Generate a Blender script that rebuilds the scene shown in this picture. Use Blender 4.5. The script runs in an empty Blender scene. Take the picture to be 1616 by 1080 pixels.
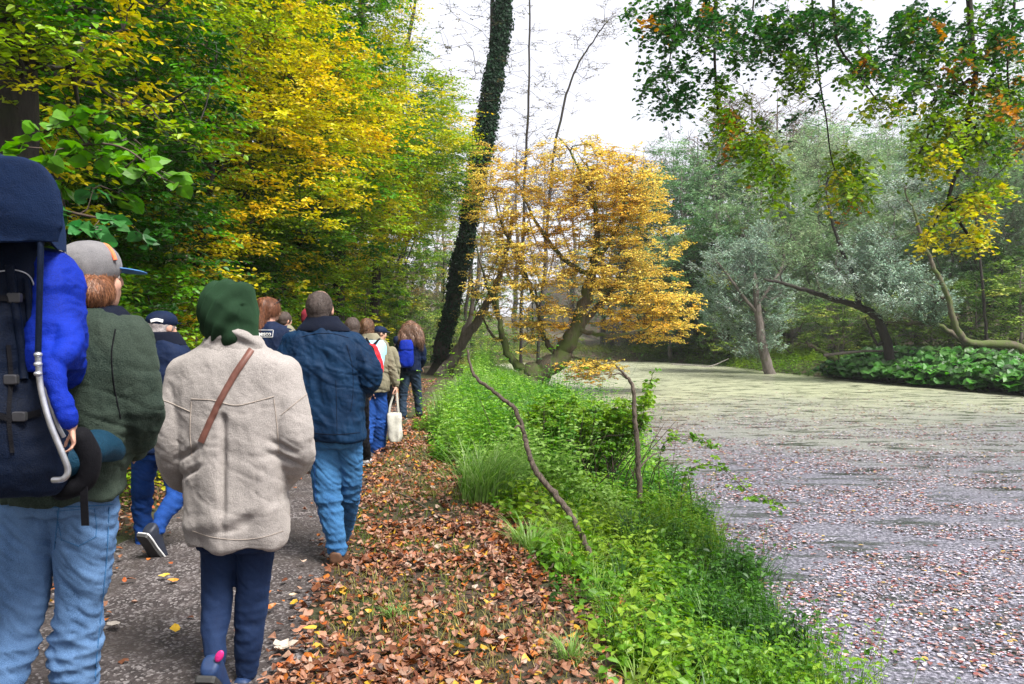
import bpy, math, random
import numpy as np
from mathutils import Vector, Matrix
from mathutils.bvhtree import BVHTree

sc = bpy.context.scene
COL = sc.collection
random.seed(11)
rng = np.random.default_rng(11)

# ------------------------------------------------------------------ camera
FPX, CAMZ = 1257.0, 1.54
PITCH = math.atan(20 / FPX)
cam_d = bpy.data.cameras.new('camera')
cam_d.lens = 28.0
cam_d.sensor_width = 36.0
cam_d.clip_start = 0.05
cam_d.clip_end = 2000
cam = bpy.data.objects.new('camera', cam_d)
cam.location = (0, 0, CAMZ)
cam.rotation_euler = (math.pi / 2 - PITCH, 0, 0)
COL.objects.link(cam)
sc.camera = cam

# ------------------------------------------------------------------ light
SUN_EL, SUN_AZ = math.radians(56), math.radians(135)      # azimuth from +Y (view direction) clockwise
world = bpy.data.worlds.new('World')
sc.world = world
world.use_nodes = True
wn = world.node_tree
wn.nodes.clear()
w_out = wn.nodes.new('ShaderNodeOutputWorld')
w_bg = wn.nodes.new('ShaderNodeBackground')
w_sky = wn.nodes.new('ShaderNodeTexSky')
w_sky.sky_type = 'NISHITA'
w_sky.sun_disc = False
w_sky.sun_elevation = SUN_EL
w_sky.sun_rotation = SUN_AZ
w_sky.dust_density = 4.0
w_mix = wn.nodes.new('ShaderNodeMix')
w_mix.data_type = 'RGBA'
w_mix.inputs[0].default_value = 0.86
w_mix.inputs[7].default_value = (3.35, 3.3, 3.5, 1)       # even cloud layer, in the sky texture's own units
wn.links.new(w_sky.outputs[0], w_mix.inputs[6])
wn.links.new(w_mix.outputs[2], w_bg.inputs[0])
w_bg.inputs[1].default_value = 0.10
wn.links.new(w_bg.outputs[0], w_out.inputs[0])

sun_d = bpy.data.lights.new('sun', 'SUN')
sun_d.energy = 2.9
sun_d.angle = math.radians(22)
sun_d.color = (1.0, 0.965, 0.9)
sun = bpy.data.objects.new('sun', sun_d)
sdir = Vector((math.sin(SUN_AZ) * math.cos(SUN_EL), math.cos(SUN_AZ) * math.cos(SUN_EL), math.sin(SUN_EL)))
sun.rotation_euler = sdir.to_track_quat('Z', 'Y').to_euler()
sun.location = sdir * 60
COL.objects.link(sun)

sc.view_settings.view_transform = 'Standard'
sc.view_settings.look = 'None'
sc.view_settings.gamma = 1
sc.view_settings.use_curve_mapping = False
sc.view_settings.exposure = 1.8
sc.cycles.max_bounces = 8
sc.cycles.diffuse_bounces = 4
sc.cycles.glossy_bounces = 2
sc.cycles.transmission_bounces = 5
sc.cycles.use_adaptive_sampling = True

# ------------------------------------------------------------------ helpers
_f = np.array([0, math.cos(PITCH), -math.sin(PITCH)])
_u = np.array([0, math.sin(PITCH), math.cos(PITCH)])
_r = np.array([1.0, 0, 0])


def W(px, py, Y):
    """point at world depth Y seen at photo position (px, py)"""
    u = (px - 808) / FPX
    v = (540 - py) / FPX
    d = _r * u + _u * v + _f
    return np.array([0, 0, CAMZ]) + d * (Y / d[1])


def proj(P):
    P = np.asarray(P, float) - np.array([0, 0, CAMZ])
    z = P @ _f
    z = np.where(np.abs(z) < 1e-3, 1e-3, z)
    return 808 + FPX * (P @ _r) / z, 540 - FPX * (P @ _u) / z


def unit(v):
    v = np.asarray(v, float)
    return v / np.maximum(np.linalg.norm(v, axis=-1, keepdims=True), 1e-9)


def smooth(t):
    t = np.clip(t, 0, 1)
    return t * t * (3 - 2 * t)


_lat = np.random.default_rng(5).random(4096)


def vnoise(P, s=1.0):
    """value noise in [0,1]; P (N,3), s = frequency (scalar or 3)"""
    Q = np.asarray(P, float) * s + 1000.0
    i = np.floor(Q).astype(np.int64)
    f = Q - i
    f = f * f * (3 - 2 * f)

    def h(a, b, c):
        return _lat[(a * 73856093 ^ b * 19349663 ^ c * 83492791) & 4095]
    out = 0
    for dx in (0, 1):
        for dy in (0, 1):
            for dz in (0, 1):
                w = (f[:, 0] if dx else 1 - f[:, 0]) * (f[:, 1] if dy else 1 - f[:, 1]) * (f[:, 2] if dz else 1 - f[:, 2])
                out = out + w * h(i[:, 0] + dx, i[:, 1] + dy, i[:, 2] + dz)
    return out


def tag(o, label=None, cat=None, group=None, kind=None):
    if label: o['label'] = label
    if cat: o['category'] = cat
    if group: o['group'] = group
    if kind: o['kind'] = kind
    return o


def empty(name, loc=(0, 0, 0), label=None, cat=None, group=None):
    o = bpy.data.objects.new(name, None)
    o.empty_display_size = 0.2
    o.location = loc
    COL.objects.link(o)
    tag(o, label, cat, group)
    return o


def link(name, me, mat=None, parent=None):
    o = bpy.data.objects.new(name, me)
    if mat is not None:
        me.materials.clear()
        me.materials.append(mat)
    COL.objects.link(o)
    if parent is not None:
        o.parent = parent
        o.matrix_parent_inverse = Matrix.Identity(4)
        b = parent.matrix_basis
        p = parent.parent
        while p is not None:
            b = p.matrix_basis @ b
            p = p.parent
        o.matrix_basis = b.inverted()       # vertices are authored in world space
    return o


def mesh_np(name, V, F, col=None, smooth_sh=False):
    V = np.ascontiguousarray(V, dtype=np.float32).reshape(-1, 3)
    F = np.ascontiguousarray(F, dtype=np.int32)
    k = F.shape[1]
    me = bpy.data.meshes.new(name)
    me.vertices.add(len(V))
    me.vertices.foreach_set('co', V.ravel())
    me.loops.add(F.size)
    me.loops.foreach_set('vertex_index', F.ravel())
    me.polygons.add(len(F))
    me.polygons.foreach_set('loop_start', np.arange(len(F), dtype=np.int32) * k)
    if smooth_sh:
        me.polygons.foreach_set('use_smooth', np.ones(len(F), dtype=bool))
    me.update(calc_edges=True)
    if not smooth_sh:
        me.shade_flat()
    if col is not None:
        a = me.attributes.new('Col', 'FLOAT_COLOR', 'POINT')
        c = np.ones((len(V), 4), dtype=np.float32)
        c[:, :3] = col
        a.data.foreach_set('color', c.ravel())
    return me


class Geo:
    """collects quads and becomes ONE mesh"""
    def __init__(s):
        s.V, s.F, s.C, s.n = [], [], [], 0

    def add(s, V, F, C=None):
        V = np.asarray(V, float).reshape(-1, 3)
        s.V.append(V)
        s.F.append(np.asarray(F, int) + s.n)
        if C is not None:
            s.C.append(np.broadcast_to(np.asarray(C, float), (len(V), 3)))
        s.n += len(V)

    def mesh(s, name, smooth_sh=False):
        V = np.concatenate(s.V)
        F = np.concatenate(s.F)
        C = np.concatenate(s.C) if s.C else None
        return mesh_np(name, V, F, C, smooth_sh)

    def build(s, name, mat, parent=None, smooth_sh=False):
        return link(name, s.mesh(name, smooth_sh), mat, parent)


def catmull(P, n):
    P = np.asarray(P, float)
    if len(P) < 3:
        t = np.linspace(0, 1, n + 1)[:, None]
        return P[0] * (1 - t) + P[-1] * t
    Q = np.vstack([2 * P[0] - P[1], P, 2 * P[-1] - P[-2]])
    out = []
    for i in range(1, len(Q) - 2):
        p0, p1, p2, p3 = Q[i - 1], Q[i], Q[i + 1], Q[i + 2]
        for t in np.linspace(0, 1, n, endpoint=False):
            out.append(0.5 * (2 * p1 + (p2 - p0) * t + (2 * p0 - 5 * p1 + 4 * p2 - p3) * t ** 2 + (3 * p1 - p0 - 3 * p2 + p3) * t ** 3))
    out.append(P[-1])
    return np.array(out)


def tube(P, R, k=8, rough=0.0):
    P = np.asarray(P, float)
    R = np.asarray(R, float)
    T = unit(np.gradient(P, axis=0))
    ref = np.array([0.0, 0, 1]) if abs(T[0][2]) < 0.9 else np.array([1.0, 0, 0])
    A = np.empty_like(P)
    a = unit(np.cross(T[0], ref))
    for i in range(len(P)):
        a = a - T[i] * (a @ T[i])
        a = a / max(np.linalg.norm(a), 1e-9)
        A[i] = a
    B = np.cross(T, A)
    th = np.arange(k) * 2 * math.pi / k
    rr = R[:, None] * (1 + (rough * (rng.random((len(P), k)) - .5) if rough else 0))
    V = P[:, None, :] + rr[..., None] * (np.cos(th)[None, :, None] * A[:, None, :] + np.sin(th)[None, :, None] * B[:, None, :])
    n = len(P)
    i = np.arange(n - 1)[:, None] * k
    j = np.arange(k)[None, :]
    jn = (j + 1) % k
    F = np.stack([i + j, i + jn, i + k + jn, i + k + j], -1).reshape(-1, 4)
    return V.reshape(-1, 3), F


def leafgeo(geo, pos, dr, nr, L, wid, col, fold=0.25, six=True):
    """many leaves: pos, dr, nr (N,3); L length, wid relative width"""
    N = len(pos)
    if N == 0: return
    dr = unit(dr)
    sd = unit(np.cross(dr, nr))
    nr = np.cross(sd, dr)
    L = np.broadcast_to(L, (N,))[:, None]
    w = L * (np.broadcast_to(wid, (N,))[:, None]) * .5
    if six:
        up = nr * w * fold
        V = np.stack([pos,
                      pos + dr * L * .33 + sd * w + up, pos + dr * L * .72 + sd * w * .72 + up * .6,
                      pos + dr * L - nr * w * .3,
                      pos + dr * L * .72 - sd * w * .72 + up * .6, pos + dr * L * .33 - sd * w + up], 1)
        b = np.arange(N)[:, None] * 6
        F = np.concatenate([b + np.array([0, 1, 2, 3]), b + np.array([0, 3, 4, 5])])
        C = np.repeat(col, 6, axis=0)
    else:
        V = np.stack([pos, pos + dr * L * .45 + sd * w, pos + dr * L, pos + dr * L * .45 - sd * w], 1)
        F = np.arange(N)[:, None] * 4 + np.array([0, 1, 2, 3])
        C = np.repeat(col, 4, axis=0)
    geo.add(V, F, C)


def leafgeo9(geo, pos, dr, nr, L, wid, col, cup=.3, curl=.2, wob=.06):
    """leaves with an eight sided outline, cupped and curled: for those seen near"""
    N = len(pos)
    if N == 0: return
    dr = unit(dr)
    sd = unit(np.cross(dr, nr))
    nr = np.cross(sd, dr)
    L = np.broadcast_to(L, (N,))[:, None]
    w = L * (np.broadcast_to(wid, (N,))[:, None]) * .5
    cup = np.broadcast_to(cup, (N,))[:, None]
    curl = np.broadcast_to(curl, (N,))[:, None]

    def pt(t, s_):
        return pos + dr * L * (t + wob * .5 * rng.normal(0, 1, (N, 1))) + sd * w * s_ * (1 + wob * rng.normal(0, 1, (N, 1))) + nr * (w * cup * abs(s_) + L * curl * (t - .45) ** 2 * 2 + L * wob * .6 * rng.normal(0, 1, (N, 1)))
    V = np.stack([pt(0, 0), pt(.5, 0), pt(1, 0), pt(.16, .68), pt(.48, 1.0), pt(.80, .58), pt(.16, -.68), pt(.48, -1.0), pt(.80, -.58)], 1)
    b = np.arange(N)[:, None] * 9
    F = np.concatenate([b + np.array(q) for q in ([0, 3, 4, 1], [1, 4, 5, 2], [0, 1, 7, 6], [1, 2, 8, 7])])
    geo.add(V, F, np.repeat(col, 9, axis=0))


def jitcol(base, n, v=.25, h=.08):
    base = np.asarray(base, float)
    c = base * (1 + v * (rng.random((n, 1)) * 2 - 1))
    c = c * (1 + h * (rng.random((n, 3)) * 2 - 1))
    return np.clip(c, 0.002, .95)


def bez(v):
    return v


# ------------------------------------------------------------------ materials
class NT:
    def __init__(s, name):
        s.m = bpy.data.materials.new(name)
        s.m.use_nodes = True
        s.t = s.m.node_tree
        s.t.nodes.clear()
        s.out = s.t.nodes.new('ShaderNodeOutputMaterial')
        s.p = s.t.nodes.new('ShaderNodeBsdfPrincipled')
        s.t.links.new(s.p.outputs[0], s.out.inputs[0])

    def n(s, typ, **kw):
        nd = s.t.nodes.new(typ)
        for k, v in kw.items(): setattr(nd, k, v)
        return nd

    def l(s, a, b):
        s.t.links.new(a, b)

    def coord(s, scale=(1, 1, 1)):
        tc = s.n('ShaderNodeTexCoord')
        mp = s.n('ShaderNodeMapping')
        mp.inputs['Scale'].default_value = scale
        s.l(tc.outputs['Object'], mp.inputs[0])
        return mp.outputs[0]

    def noise(s, vec, scale, detail=4, rough=.55, dist=0):
        nd = s.n('ShaderNodeTexNoise')
        nd.inputs['Scale'].default_value = scale
        nd.inputs['Detail'].default_value = detail
        nd.inputs['Roughness'].default_value = rough
        nd.inputs['Distortion'].default_value = dist
        s.l(vec, nd.inputs['Vector'])
        return nd.outputs[0]

    def ramp(s, fac, stops):
        nd = s.n('ShaderNodeValToRGB')
        e = nd.color_ramp.elements
        while len(e) < len(stops): e.new(.5)
        for i, (p, c) in enumerate(stops):
            e[i].position = p
            e[i].color = (*c, 1) if len(c) == 3 else c
        s.l(fac, nd.inputs[0])
        return nd.outputs[0]

    def mix(s, fac, a, b):
        nd = s.n('ShaderNodeMix', data_type='RGBA')
        for idx, v in ((0, fac), (6, a), (7, b)):
            if hasattr(v, 'links') or hasattr(v, 'is_linked'): s.l(v, nd.inputs[idx])
            elif idx == 0: nd.inputs[0].default_value = v
            else: nd.inputs[idx].default_value = (*v, 1)
        return nd.outputs[2]

    def bump(s, h, strength=.3, dist=.01):
        nd = s.n('ShaderNodeBump')
        nd.inputs['Strength'].default_value = strength
        nd.inputs['Distance'].default_value = dist
        s.l(h, nd.inputs['Height'])
        s.l(nd.outputs[0], s.p.inputs['Normal'])

    def set(s, **kw):
        for k, v in kw.items():
            k = k.replace('_', ' ')
            if hasattr(v, 'is_linked'): s.l(v, s.p.inputs[k])
            else: s.p.inputs[k].default_value = (*v, 1) if isinstance(v, tuple) and len(v) == 3 else v
        return s


def leaf_mat(name, rough=.45, trans=.35, spec=.35, boost=1.6):
    m = NT(name)
    at = m.n('ShaderNodeAttribute', attribute_name='Col')
    nz = m.noise(m.coord(), 35, 3)
    c = m.mix(m.ramp(nz, [(.35, (.78, .78, .78)), (.7, (1.12, 1.12, 1.12))]), (0, 0, 0), at.outputs['Color'])
    mul = m.n('ShaderNodeMix', data_type='RGBA', blend_type='MULTIPLY')
    mul.inputs[0].default_value = 1
    m.l(at.outputs['Color'], mul.inputs[6])
    m.l(m.ramp(nz, [(.3, (.75, .75, .75)), (.7, (1, 1, 1))]), mul.inputs[7])
    m.set(Base_Color=mul.outputs[2], Roughness=rough)
    m.p.inputs['Specular IOR Level'].default_value = spec
    tr = m.n('ShaderNodeBsdfTranslucent')
    sat = m.n('ShaderNodeHueSaturation')
    sat.inputs['Saturation'].default_value = 1.1
    sat.inputs['Value'].default_value = boost
    m.l(mul.outputs[2], sat.inputs['Color'])
    m.l(sat.outputs[0], tr.inputs[0])
    ms = m.n('ShaderNodeMixShader')
    ms.inputs[0].default_value = trans
    m.l(m.p.outputs[0], ms.inputs[1])
    m.l(tr.outputs[0], ms.inputs[2])
    m.l(ms.outputs[0], m.out.inputs[0])
    return m.m


def bark_mat(name, c1, c2, moss=None, mossamt=.5, scale=9):
    m = NT(name)
    v = m.coord((1, 1, .22))
    n1 = m.noise(v, scale * 2, 6, .65, .6)
    c = m.ramp(n1, [(.3, c1), (.7, c2)])
    if moss:
        n2 = m.noise(m.coord(), 2.3, 4)
        c = m.mix(m.ramp(n2, [(mossamt - .08, (0, 0, 0)), (mossamt + .08, (1, 1, 1))]), moss, c)
    m.set(Base_Color=c, Roughness=.9)
    m.bump(n1, .9, .02)
    return m.m


def cloth_mat(name, c1, c2, scale=6, weave=350, rough=.9, sheen=.2, bump=.25, stretch=(1, 1, 1), spec=.12, big=None):
    m = NT(name)
    n1 = m.noise(m.coord(stretch), scale, 5, .6)
    c = m.ramp(n1, [(.32, c1), (.68, c2)])
    n2 = m.noise(m.coord(), weave, 2, .6)
    c = m.mix(m.ramp(n2, [(.35, (.0, .0, .0)), (.65, (.55, .55, .55))]), c, tuple(min(1, x * 1.5) for x in c2))
    m.set(Base_Color=c, Roughness=rough)
    m.p.inputs['Specular IOR Level'].default_value = spec
    m.p.inputs['Sheen Weight'].default_value = sheen * (.5 if max(c2) > .1 else .12)
    m.p.inputs['Sheen Roughness'].default_value = .5
    m.p.inputs['Sheen Tint'].default_value = (*[min(1, x / max(c2)) for x in c2], 1)
    add = m.n('ShaderNodeMath', operation='ADD')
    m.l(n2, add.inputs[0])
    mu = m.n('ShaderNodeMath', operation='MULTIPLY')
    m.l(m.noise(m.coord(stretch), scale * 4, 4), mu.inputs[0])
    mu.inputs[1].default_value = 2.5
    m.l(mu.outputs[0], add.inputs[1])
    m.bump(add.outputs[0], bump, .006)
    return m.m


def plain_mat(name, c, rough=.5, metal=0, spec=.5):
    m = NT(name)
    n1 = m.noise(m.coord(), 40, 4)
    m.set(Base_Color=m.ramp(n1, [(.3, tuple(x * .75 for x in c)), (.7, tuple(min(1, x * 1.1) for x in c))]), Roughness=rough, Metallic=metal)
    m.p.inputs['Specular IOR Level'].default_value = spec
    m.bump(n1, .08, .003)
    return m.m


M = {}
M['leaf'] = leaf_mat('leaf')
M['leaf_dull'] = leaf_mat('leaf dull', rough=.6, trans=.22, spec=.2, boost=1.4)
M['leaf_gold'] = leaf_mat('leaf gold', rough=.5, trans=.4, spec=.2, boost=1.15)
M['litter'] = leaf_mat('fallen leaf', rough=.5, trans=.05, spec=.4, boost=1)
M['strand'] = leaf_mat('hair strands', rough=.45, trans=.1, spec=.5, boost=1)
M['float'] = leaf_mat('floating leaf', rough=.22, trans=.0, spec=.9, boost=1)
M['bark_dark'] = bark_mat('dark bark', (.006, .005, .004), (.028, .022, .017), (.02, .03, .007), .36)
M['bark_moss'] = bark_mat('mossy bark', (.03, .024, .016), (.13, .105, .075), (.06, .085, .015), .5)
M['bark_grey'] = bark_mat('grey bark', (.06, .05, .045), (.2, .17, .15), (.07, .08, .03), .34)
M['bark_pale'] = bark_mat('pale bark', (.10, .09, .085), (.3, .27, .25))
M['branch'] = bark_mat('dead branch bark', (.035, .025, .02), (.17, .13, .1), (.05, .06, .03), .3, 25)
M['twig'] = bark_mat('twig bark', (.03, .02, .015), (.09, .06, .045))

# ------------------------------------------------------------------ terrain
POND = np.array([(1.55, -3), (1.7, 2), (1.85, 4.6), (2.05, 8), (2.2, 12), (2.0, 18), (1.6, 25), (.3, 32), (-.9, 38), (-1.2, 44), (0, 48), (4, 50),
                 (9, 50), (11.5, 45.5), (12.0, 38), (13, 33), (14.7, 28), (15.8, 24.4), (17.6, 18), (20, 8), (22, -5), (20, -14), (5, -14), (2, -8)])
WATER = -0.5


def pond_sd(x, y):
    """signed distance to the pond's edge, positive on land"""
    x = np.asarray(x, float)
    y = np.asarray(y, float)
    d = np.full(x.shape, 1e9)
    ins = np.zeros(x.shape, bool)
    n = len(POND)
    for i in range(n):
        a, b = POND[i], POND[(i + 1) % n]
        ex, ey = b - a
        t = np.clip(((x - a[0]) * ex + (y - a[1]) * ey) / (ex * ex + ey * ey), 0, 1)
        d = np.minimum(d, np.hypot(x - a[0] - t * ex, y - a[1] - t * ey))
        c = ((a[1] > y) != (b[1] > y)) & (x < (b[0] - a[0]) * (y - a[1]) / (b[1] - a[1] + 1e-12) + a[0])
        ins ^= c
    return np.where(ins, -d, d)


PATH = np.array([(-1.7, -8), (-1.7, 0), (-1.78, 3.5), (-2.12, 6.2), (-2.4, 9.7), (-2.7, 14), (-3.0, 20), (-3.2, 30), (-3.6, 60), (-4, 90)])


def path_x(y):
    return np.interp(y, PATH[:, 1], PATH[:, 0])


def height(x, y):
    x = np.asarray(x, float)
    y = np.asarray(y, float)
    d = pond_sd(x, y)
    z = np.where(d > 0, -.56 + .56 * smooth(d / 2.3), -.56 + np.maximum(d, -1.5) * .5)
    P = np.stack([x, y, x * 0], -1).reshape(-1, 3)
    off = smooth((np.abs(x - path_x(y)) - .8) / .8)
    nz = (vnoise(P, 1.3).reshape(x.shape) - .5) * .12 + (vnoise(P, 5).reshape(x.shape) - .5) * .05
    z = z + nz * off
    z = z + np.where(x < -5.5, np.minimum(.42 * (-x - 5.5), 14), 0)
    far = np.maximum(y - 53, 0)
    z = z + np.minimum(far * .03, 5)
    z = z + np.where((x > 8) & (d > 5), np.minimum(.10 * (d - 5), 8), 0)
    return z


def gz(x, y):
    return float(height(np.array([x]), np.array([y]))[0])


def axis(lo, hi, c, s, n):
    a, b = math.asinh((lo - c) / s), math.asinh((hi - c) / s)
    return c + s * np.sinh(np.linspace(a, b, n))


gx = axis(-260, 300, 0, 4.0, 330)
gy = axis(-120, 420, 7, 5.0, 330)
X, Y_ = np.meshgrid(gx, gy)
Z = height(X, Y_)
V = np.stack([X, Y_, Z], -1).reshape(-1, 3)
ny, nx = X.shape
i, j = np.meshgrid(np.arange(ny - 1), np.arange(nx - 1), indexing='ij')
b = (i * nx + j).ravel()
F = np.stack([b, b + 1, b + nx + 1, b + nx], -1)
m = NT('forest soil')
cv = m.coord()
n1 = m.noise(cv, .9, 5)
n2 = m.noise(cv, 14, 6, .7)
n3 = m.noise(cv, 70, 3, .7)
c = m.ramp(n2, [(.3, (.022, .015, .010)), (.5, (.065, .042, .028)), (.68, (.13, .085, .055))])
c = m.mix(m.ramp(n1, [(.46, (0, 0, 0)), (.6, (1, 1, 1))]), c, m.ramp(n3, [(.35, (.02, .03, .006)), (.65, (.06, .085, .015))]))
m.set(Base_Color=c, Roughness=.95)
m.bump(m.noise(cv, 30, 6, .7), 1, .05)
M['soil'] = m.m
o = link('ground', mesh_np('ground', V, F, smooth_sh=True), M['soil'])
tag(o, kind='structure')

# path: trodden gravel strip 6 mm proud of the soil, ragged edges
ys = np.concatenate([np.arange(-6, 16, .09), np.arange(16, 18, .5)])
k = 26
u = np.linspace(-1, 1, k)
hw = np.interp(ys, [0, 4, 8, 14, 60], [.9, .86, .8, .62, .6])
ed = (vnoise(np.stack([ys * 0, ys, ys * 0], -1), 2.2) - .5) * .25
ed2 = (vnoise(np.stack([ys * 0 + 9, ys, ys * 0], -1), 2.6) - .5) * .25
PXs = path_x(ys)[:, None] + np.where(u[None, :] < 0, (hw + ed)[:, None], (hw + ed2)[:, None]) * u[None, :]
PYs = np.repeat(ys[:, None], k, 1)
P3 = np.stack([PXs, PYs, PXs * 0], -1).reshape(-1, 3)
rough = (vnoise(P3, 9) - .5) * .018 + (vnoise(P3, 26) - .5) * .010
PZs = height(PXs, PYs) + (.014 + .012 * (1 - np.abs(u))[None, :] - np.where(np.abs(u) > .98, .03, 0)) + rough.reshape(PXs.shape)
V = np.stack([PXs, PYs, PZs], -1).reshape(-1, 3)
i, j = np.meshgrid(np.arange(len(ys) - 1), np.arange(k - 1), indexing='ij')
b = (i * k + j).ravel()
F = np.stack([b, b + 1, b + k + 1, b + k], -1)
m = NT('path gravel')
cv = m.coord()
vo = m.n('ShaderNodeTexVoronoi')
vo.inputs['Scale'].default_value = 75
m.l(cv, vo.inputs['Vector'])
n2 = m.noise(cv, 9, 6, .7)
n3 = m.noise(cv, 2.2, 5, .6)
c = m.ramp(n2, [(.3, (.016, .012, .012)), (.52, (.042, .032, .032)), (.72, (.10, .082, .082))])
sp = m.ramp(vo.outputs['Color'], [(.62, (0, 0, 0)), (.8, (1, 1, 1))])
c = m.mix(sp, c, (.2, .18, .18))
c = m.mix(m.ramp(n3, [(.45, (0, 0, 0)), (.62, (.7, .7, .7))]), c, (.04, .03, .027))
m.set(Base_Color=c, Roughness=.8)
add = m.n('ShaderNodeMath', operation='ADD')
m.l(vo.outputs['Distance'], add.inputs[0])
m.l(m.noise(cv, 40, 5, .7), add.inputs[1])
m.bump(add.outputs[0], .8, .012)
M['path'] = m.m
tag(link('path', mesh_np('path', V, F, smooth_sh=True), M['path']), kind='structure')

# pond water with its film of duckweed, sky sheen painted into its near tone
m = NT('duckweed water')
cv = m.coord()
vo = m.n('ShaderNodeTexVoronoi')
vo.inputs['Scale'].default_value = 22
vo.inputs['Randomness'].default_value = 1
m.l(cv, vo.inputs['Vector'])
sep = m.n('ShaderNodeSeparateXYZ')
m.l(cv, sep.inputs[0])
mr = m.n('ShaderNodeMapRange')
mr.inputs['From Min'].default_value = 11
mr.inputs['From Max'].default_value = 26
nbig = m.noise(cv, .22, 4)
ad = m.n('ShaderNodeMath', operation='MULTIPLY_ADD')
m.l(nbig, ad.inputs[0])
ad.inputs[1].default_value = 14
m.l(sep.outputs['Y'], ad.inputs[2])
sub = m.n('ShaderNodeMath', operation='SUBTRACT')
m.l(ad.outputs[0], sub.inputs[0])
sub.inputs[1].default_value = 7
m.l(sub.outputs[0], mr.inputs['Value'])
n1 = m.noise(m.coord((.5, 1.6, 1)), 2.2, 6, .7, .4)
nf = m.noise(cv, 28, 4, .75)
near = m.ramp(nf, [(.40, (.022, .022, .030)), (.52, (.12, .115, .15)), (.64, (.34, .33, .39))])  # pale lilac stops paint the sky's reflection into the film colour
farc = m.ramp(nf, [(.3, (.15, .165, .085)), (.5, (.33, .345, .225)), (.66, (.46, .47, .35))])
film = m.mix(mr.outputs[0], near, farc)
spk = m.ramp(vo.outputs['Color'], [(.55, (0, 0, 0)), (.62, (1, 1, 1))])
openm = m.ramp(n1, [(.51, (0, 0, 0)), (.63, (1, 1, 1))])
film = m.mix(openm, film, (.022, .026, .022))
m.set(Base_Color=film, Roughness=m.ramp(openm, [(0, (.33, .33, .33)), (1, (.06, .06, .06))]))
m.p.inputs['Specular IOR Level'].default_value = .6
m.bump(nf, .5, .008)
M['water'] = m.m
xs = np.linspace(.5, 24, 60)
V = np.array([(-4, -16, WATER), (26, -16, WATER), (26, 52, WATER), (-4, 52, WATER)], float)
o = link('pond_water', mesh_np('pond_water', V, np.array([[0, 1, 2, 3]])), M['water'])
tag(o, kind='structure')

# ------------------------------------------------------------------ trees


class Skel:
    def __init__(s):
        s.P, s.par, s.T, s.R0, s.chains = [], [], [], [], []

    def limb(s, pts, rad, parent=-1, sub=6, wob=.0):
        """explicit trunk or limb"""
        A = np.column_stack([np.asarray(pts, float), np.asarray(rad, float)])
        A = catmull(A, sub)
        if wob:
            A[1:-1, :3] += rng.normal(0, wob, (len(A) - 2, 3)) * np.minimum(1, A[1:-1, 3:4] * 12)
        if parent == 'near':
            parent = int(np.argmin(np.linalg.norm(np.array(s.P) - A[0, :3], axis=1)))
        T = unit(np.gradient(A[:, :3], axis=0))
        idx = []
        for q in range(len(A)):
            s.P.append(A[q, :3]); s.T.append(T[q]); s.R0.append(max(A[q, 3], .004))
            s.par.append(parent if q == 0 else len(s.P) - 2)
            idx.append(len(s.P) - 1)
        s.chains.append((parent, idx))
        return idx

    def attract(s, A, step=.35, up=.15, jit=.05, minz=None):
        A = np.asarray(A, float)
        P = np.array(s.P)
        d0 = np.min(np.linalg.norm(A[:, None, :] - P[None], axis=2), axis=1)
        order = np.argsort(d0)
        ends = np.full(len(A), -1)
        s.cap = len(s.P) + len(A) * 8 + 50
        buf = np.zeros((s.cap * 2, 3)); buf[:len(P)] = P
        n = len(P)
        for q in order:
            a = A[q]
            D = a - buf[:n]
            dist = np.sqrt((D ** 2).sum(1))
            cost = dist + .5 * np.maximum(0, -D[:, 2])
            jn = int(np.argmin(cost))
            dd = dist[jn]
            m_ = int(min(9, max(2, dd / step)))
            p0 = buf[jn]
            t0 = s.T[jn]
            ctrl = p0 + (t0 * .35 + np.array([0, 0, up])) * dd
            idx = []
            for t in np.linspace(0, 1, m_ + 1)[1:]:
                p = (1 - t) ** 2 * p0 + 2 * t * (1 - t) * ctrl + t * t * a
                if t < 1: p = p + rng.normal(0, jit * dd / m_, 3)
                if n >= len(buf): buf = np.vstack([buf, np.zeros((1000, 3))])
                tt = p - (buf[n - 1] if idx else p0)
                buf[n] = p
                s.P.append(p); s.T.append(tt / max(np.linalg.norm(tt), 1e-6)); s.R0.append(0)
                s.par.append(idx[-1] if idx else jn)
                idx.append(n)
                n += 1
            s.chains.append((jn, idx))
            ends[q] = n - 1
        return ends

    def finish(s, rtip=.006, pw=.5):
        n = len(s.P)
        cnt = np.zeros(n)
        par = np.array(s.par)
        ischild = np.zeros(n, bool)
        ischild[par[par >= 0]] = True
        cnt[~ischild] = 1
        for q in range(n - 1, -1, -1):
            if par[q] >= 0: cnt[par[q]] += cnt[q]
        s.R = np.where(np.array(s.R0) > 0, np.array(s.R0), rtip * cnt ** pw)
        for q in range(n):                                   # a child is never thicker than its parent
            if par[q] >= 0 and s.R0[q] == 0: s.R[q] = min(s.R[q], s.R[par[q]] * .9)
        return s

    def geo(s, sel=None, kmin=4):
        g = Geo()
        for ci, (par, idx) in enumerate(s.chains):
            if sel is not None and not sel(ci): continue
            pts = [s.P[q] for q in idx]
            rr = [s.R[q] for q in idx]
            if par >= 0:
                pts = [s.P[par]] + pts
                rr = [min(s.R[par], rr[0] * 1.25)] + rr
            mx = max(rr)
            k = 12 if mx > .12 else 8 if mx > .04 else 5 if mx > .012 else kmin
            pts = np.array(pts)
            if par < 0 and mx > .05:                          # root flare, sunk in the ground
                pts = np.vstack([pts[0] - s.T[idx[0]] * .25, pts])
                rr = [rr[0] * 1.25] + rr
            rr = np.array(rr); rr[-1] *= .4
            g.add(*tube(pts, rr, k, .18 if mx > .04 else 0))
        return g


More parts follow.
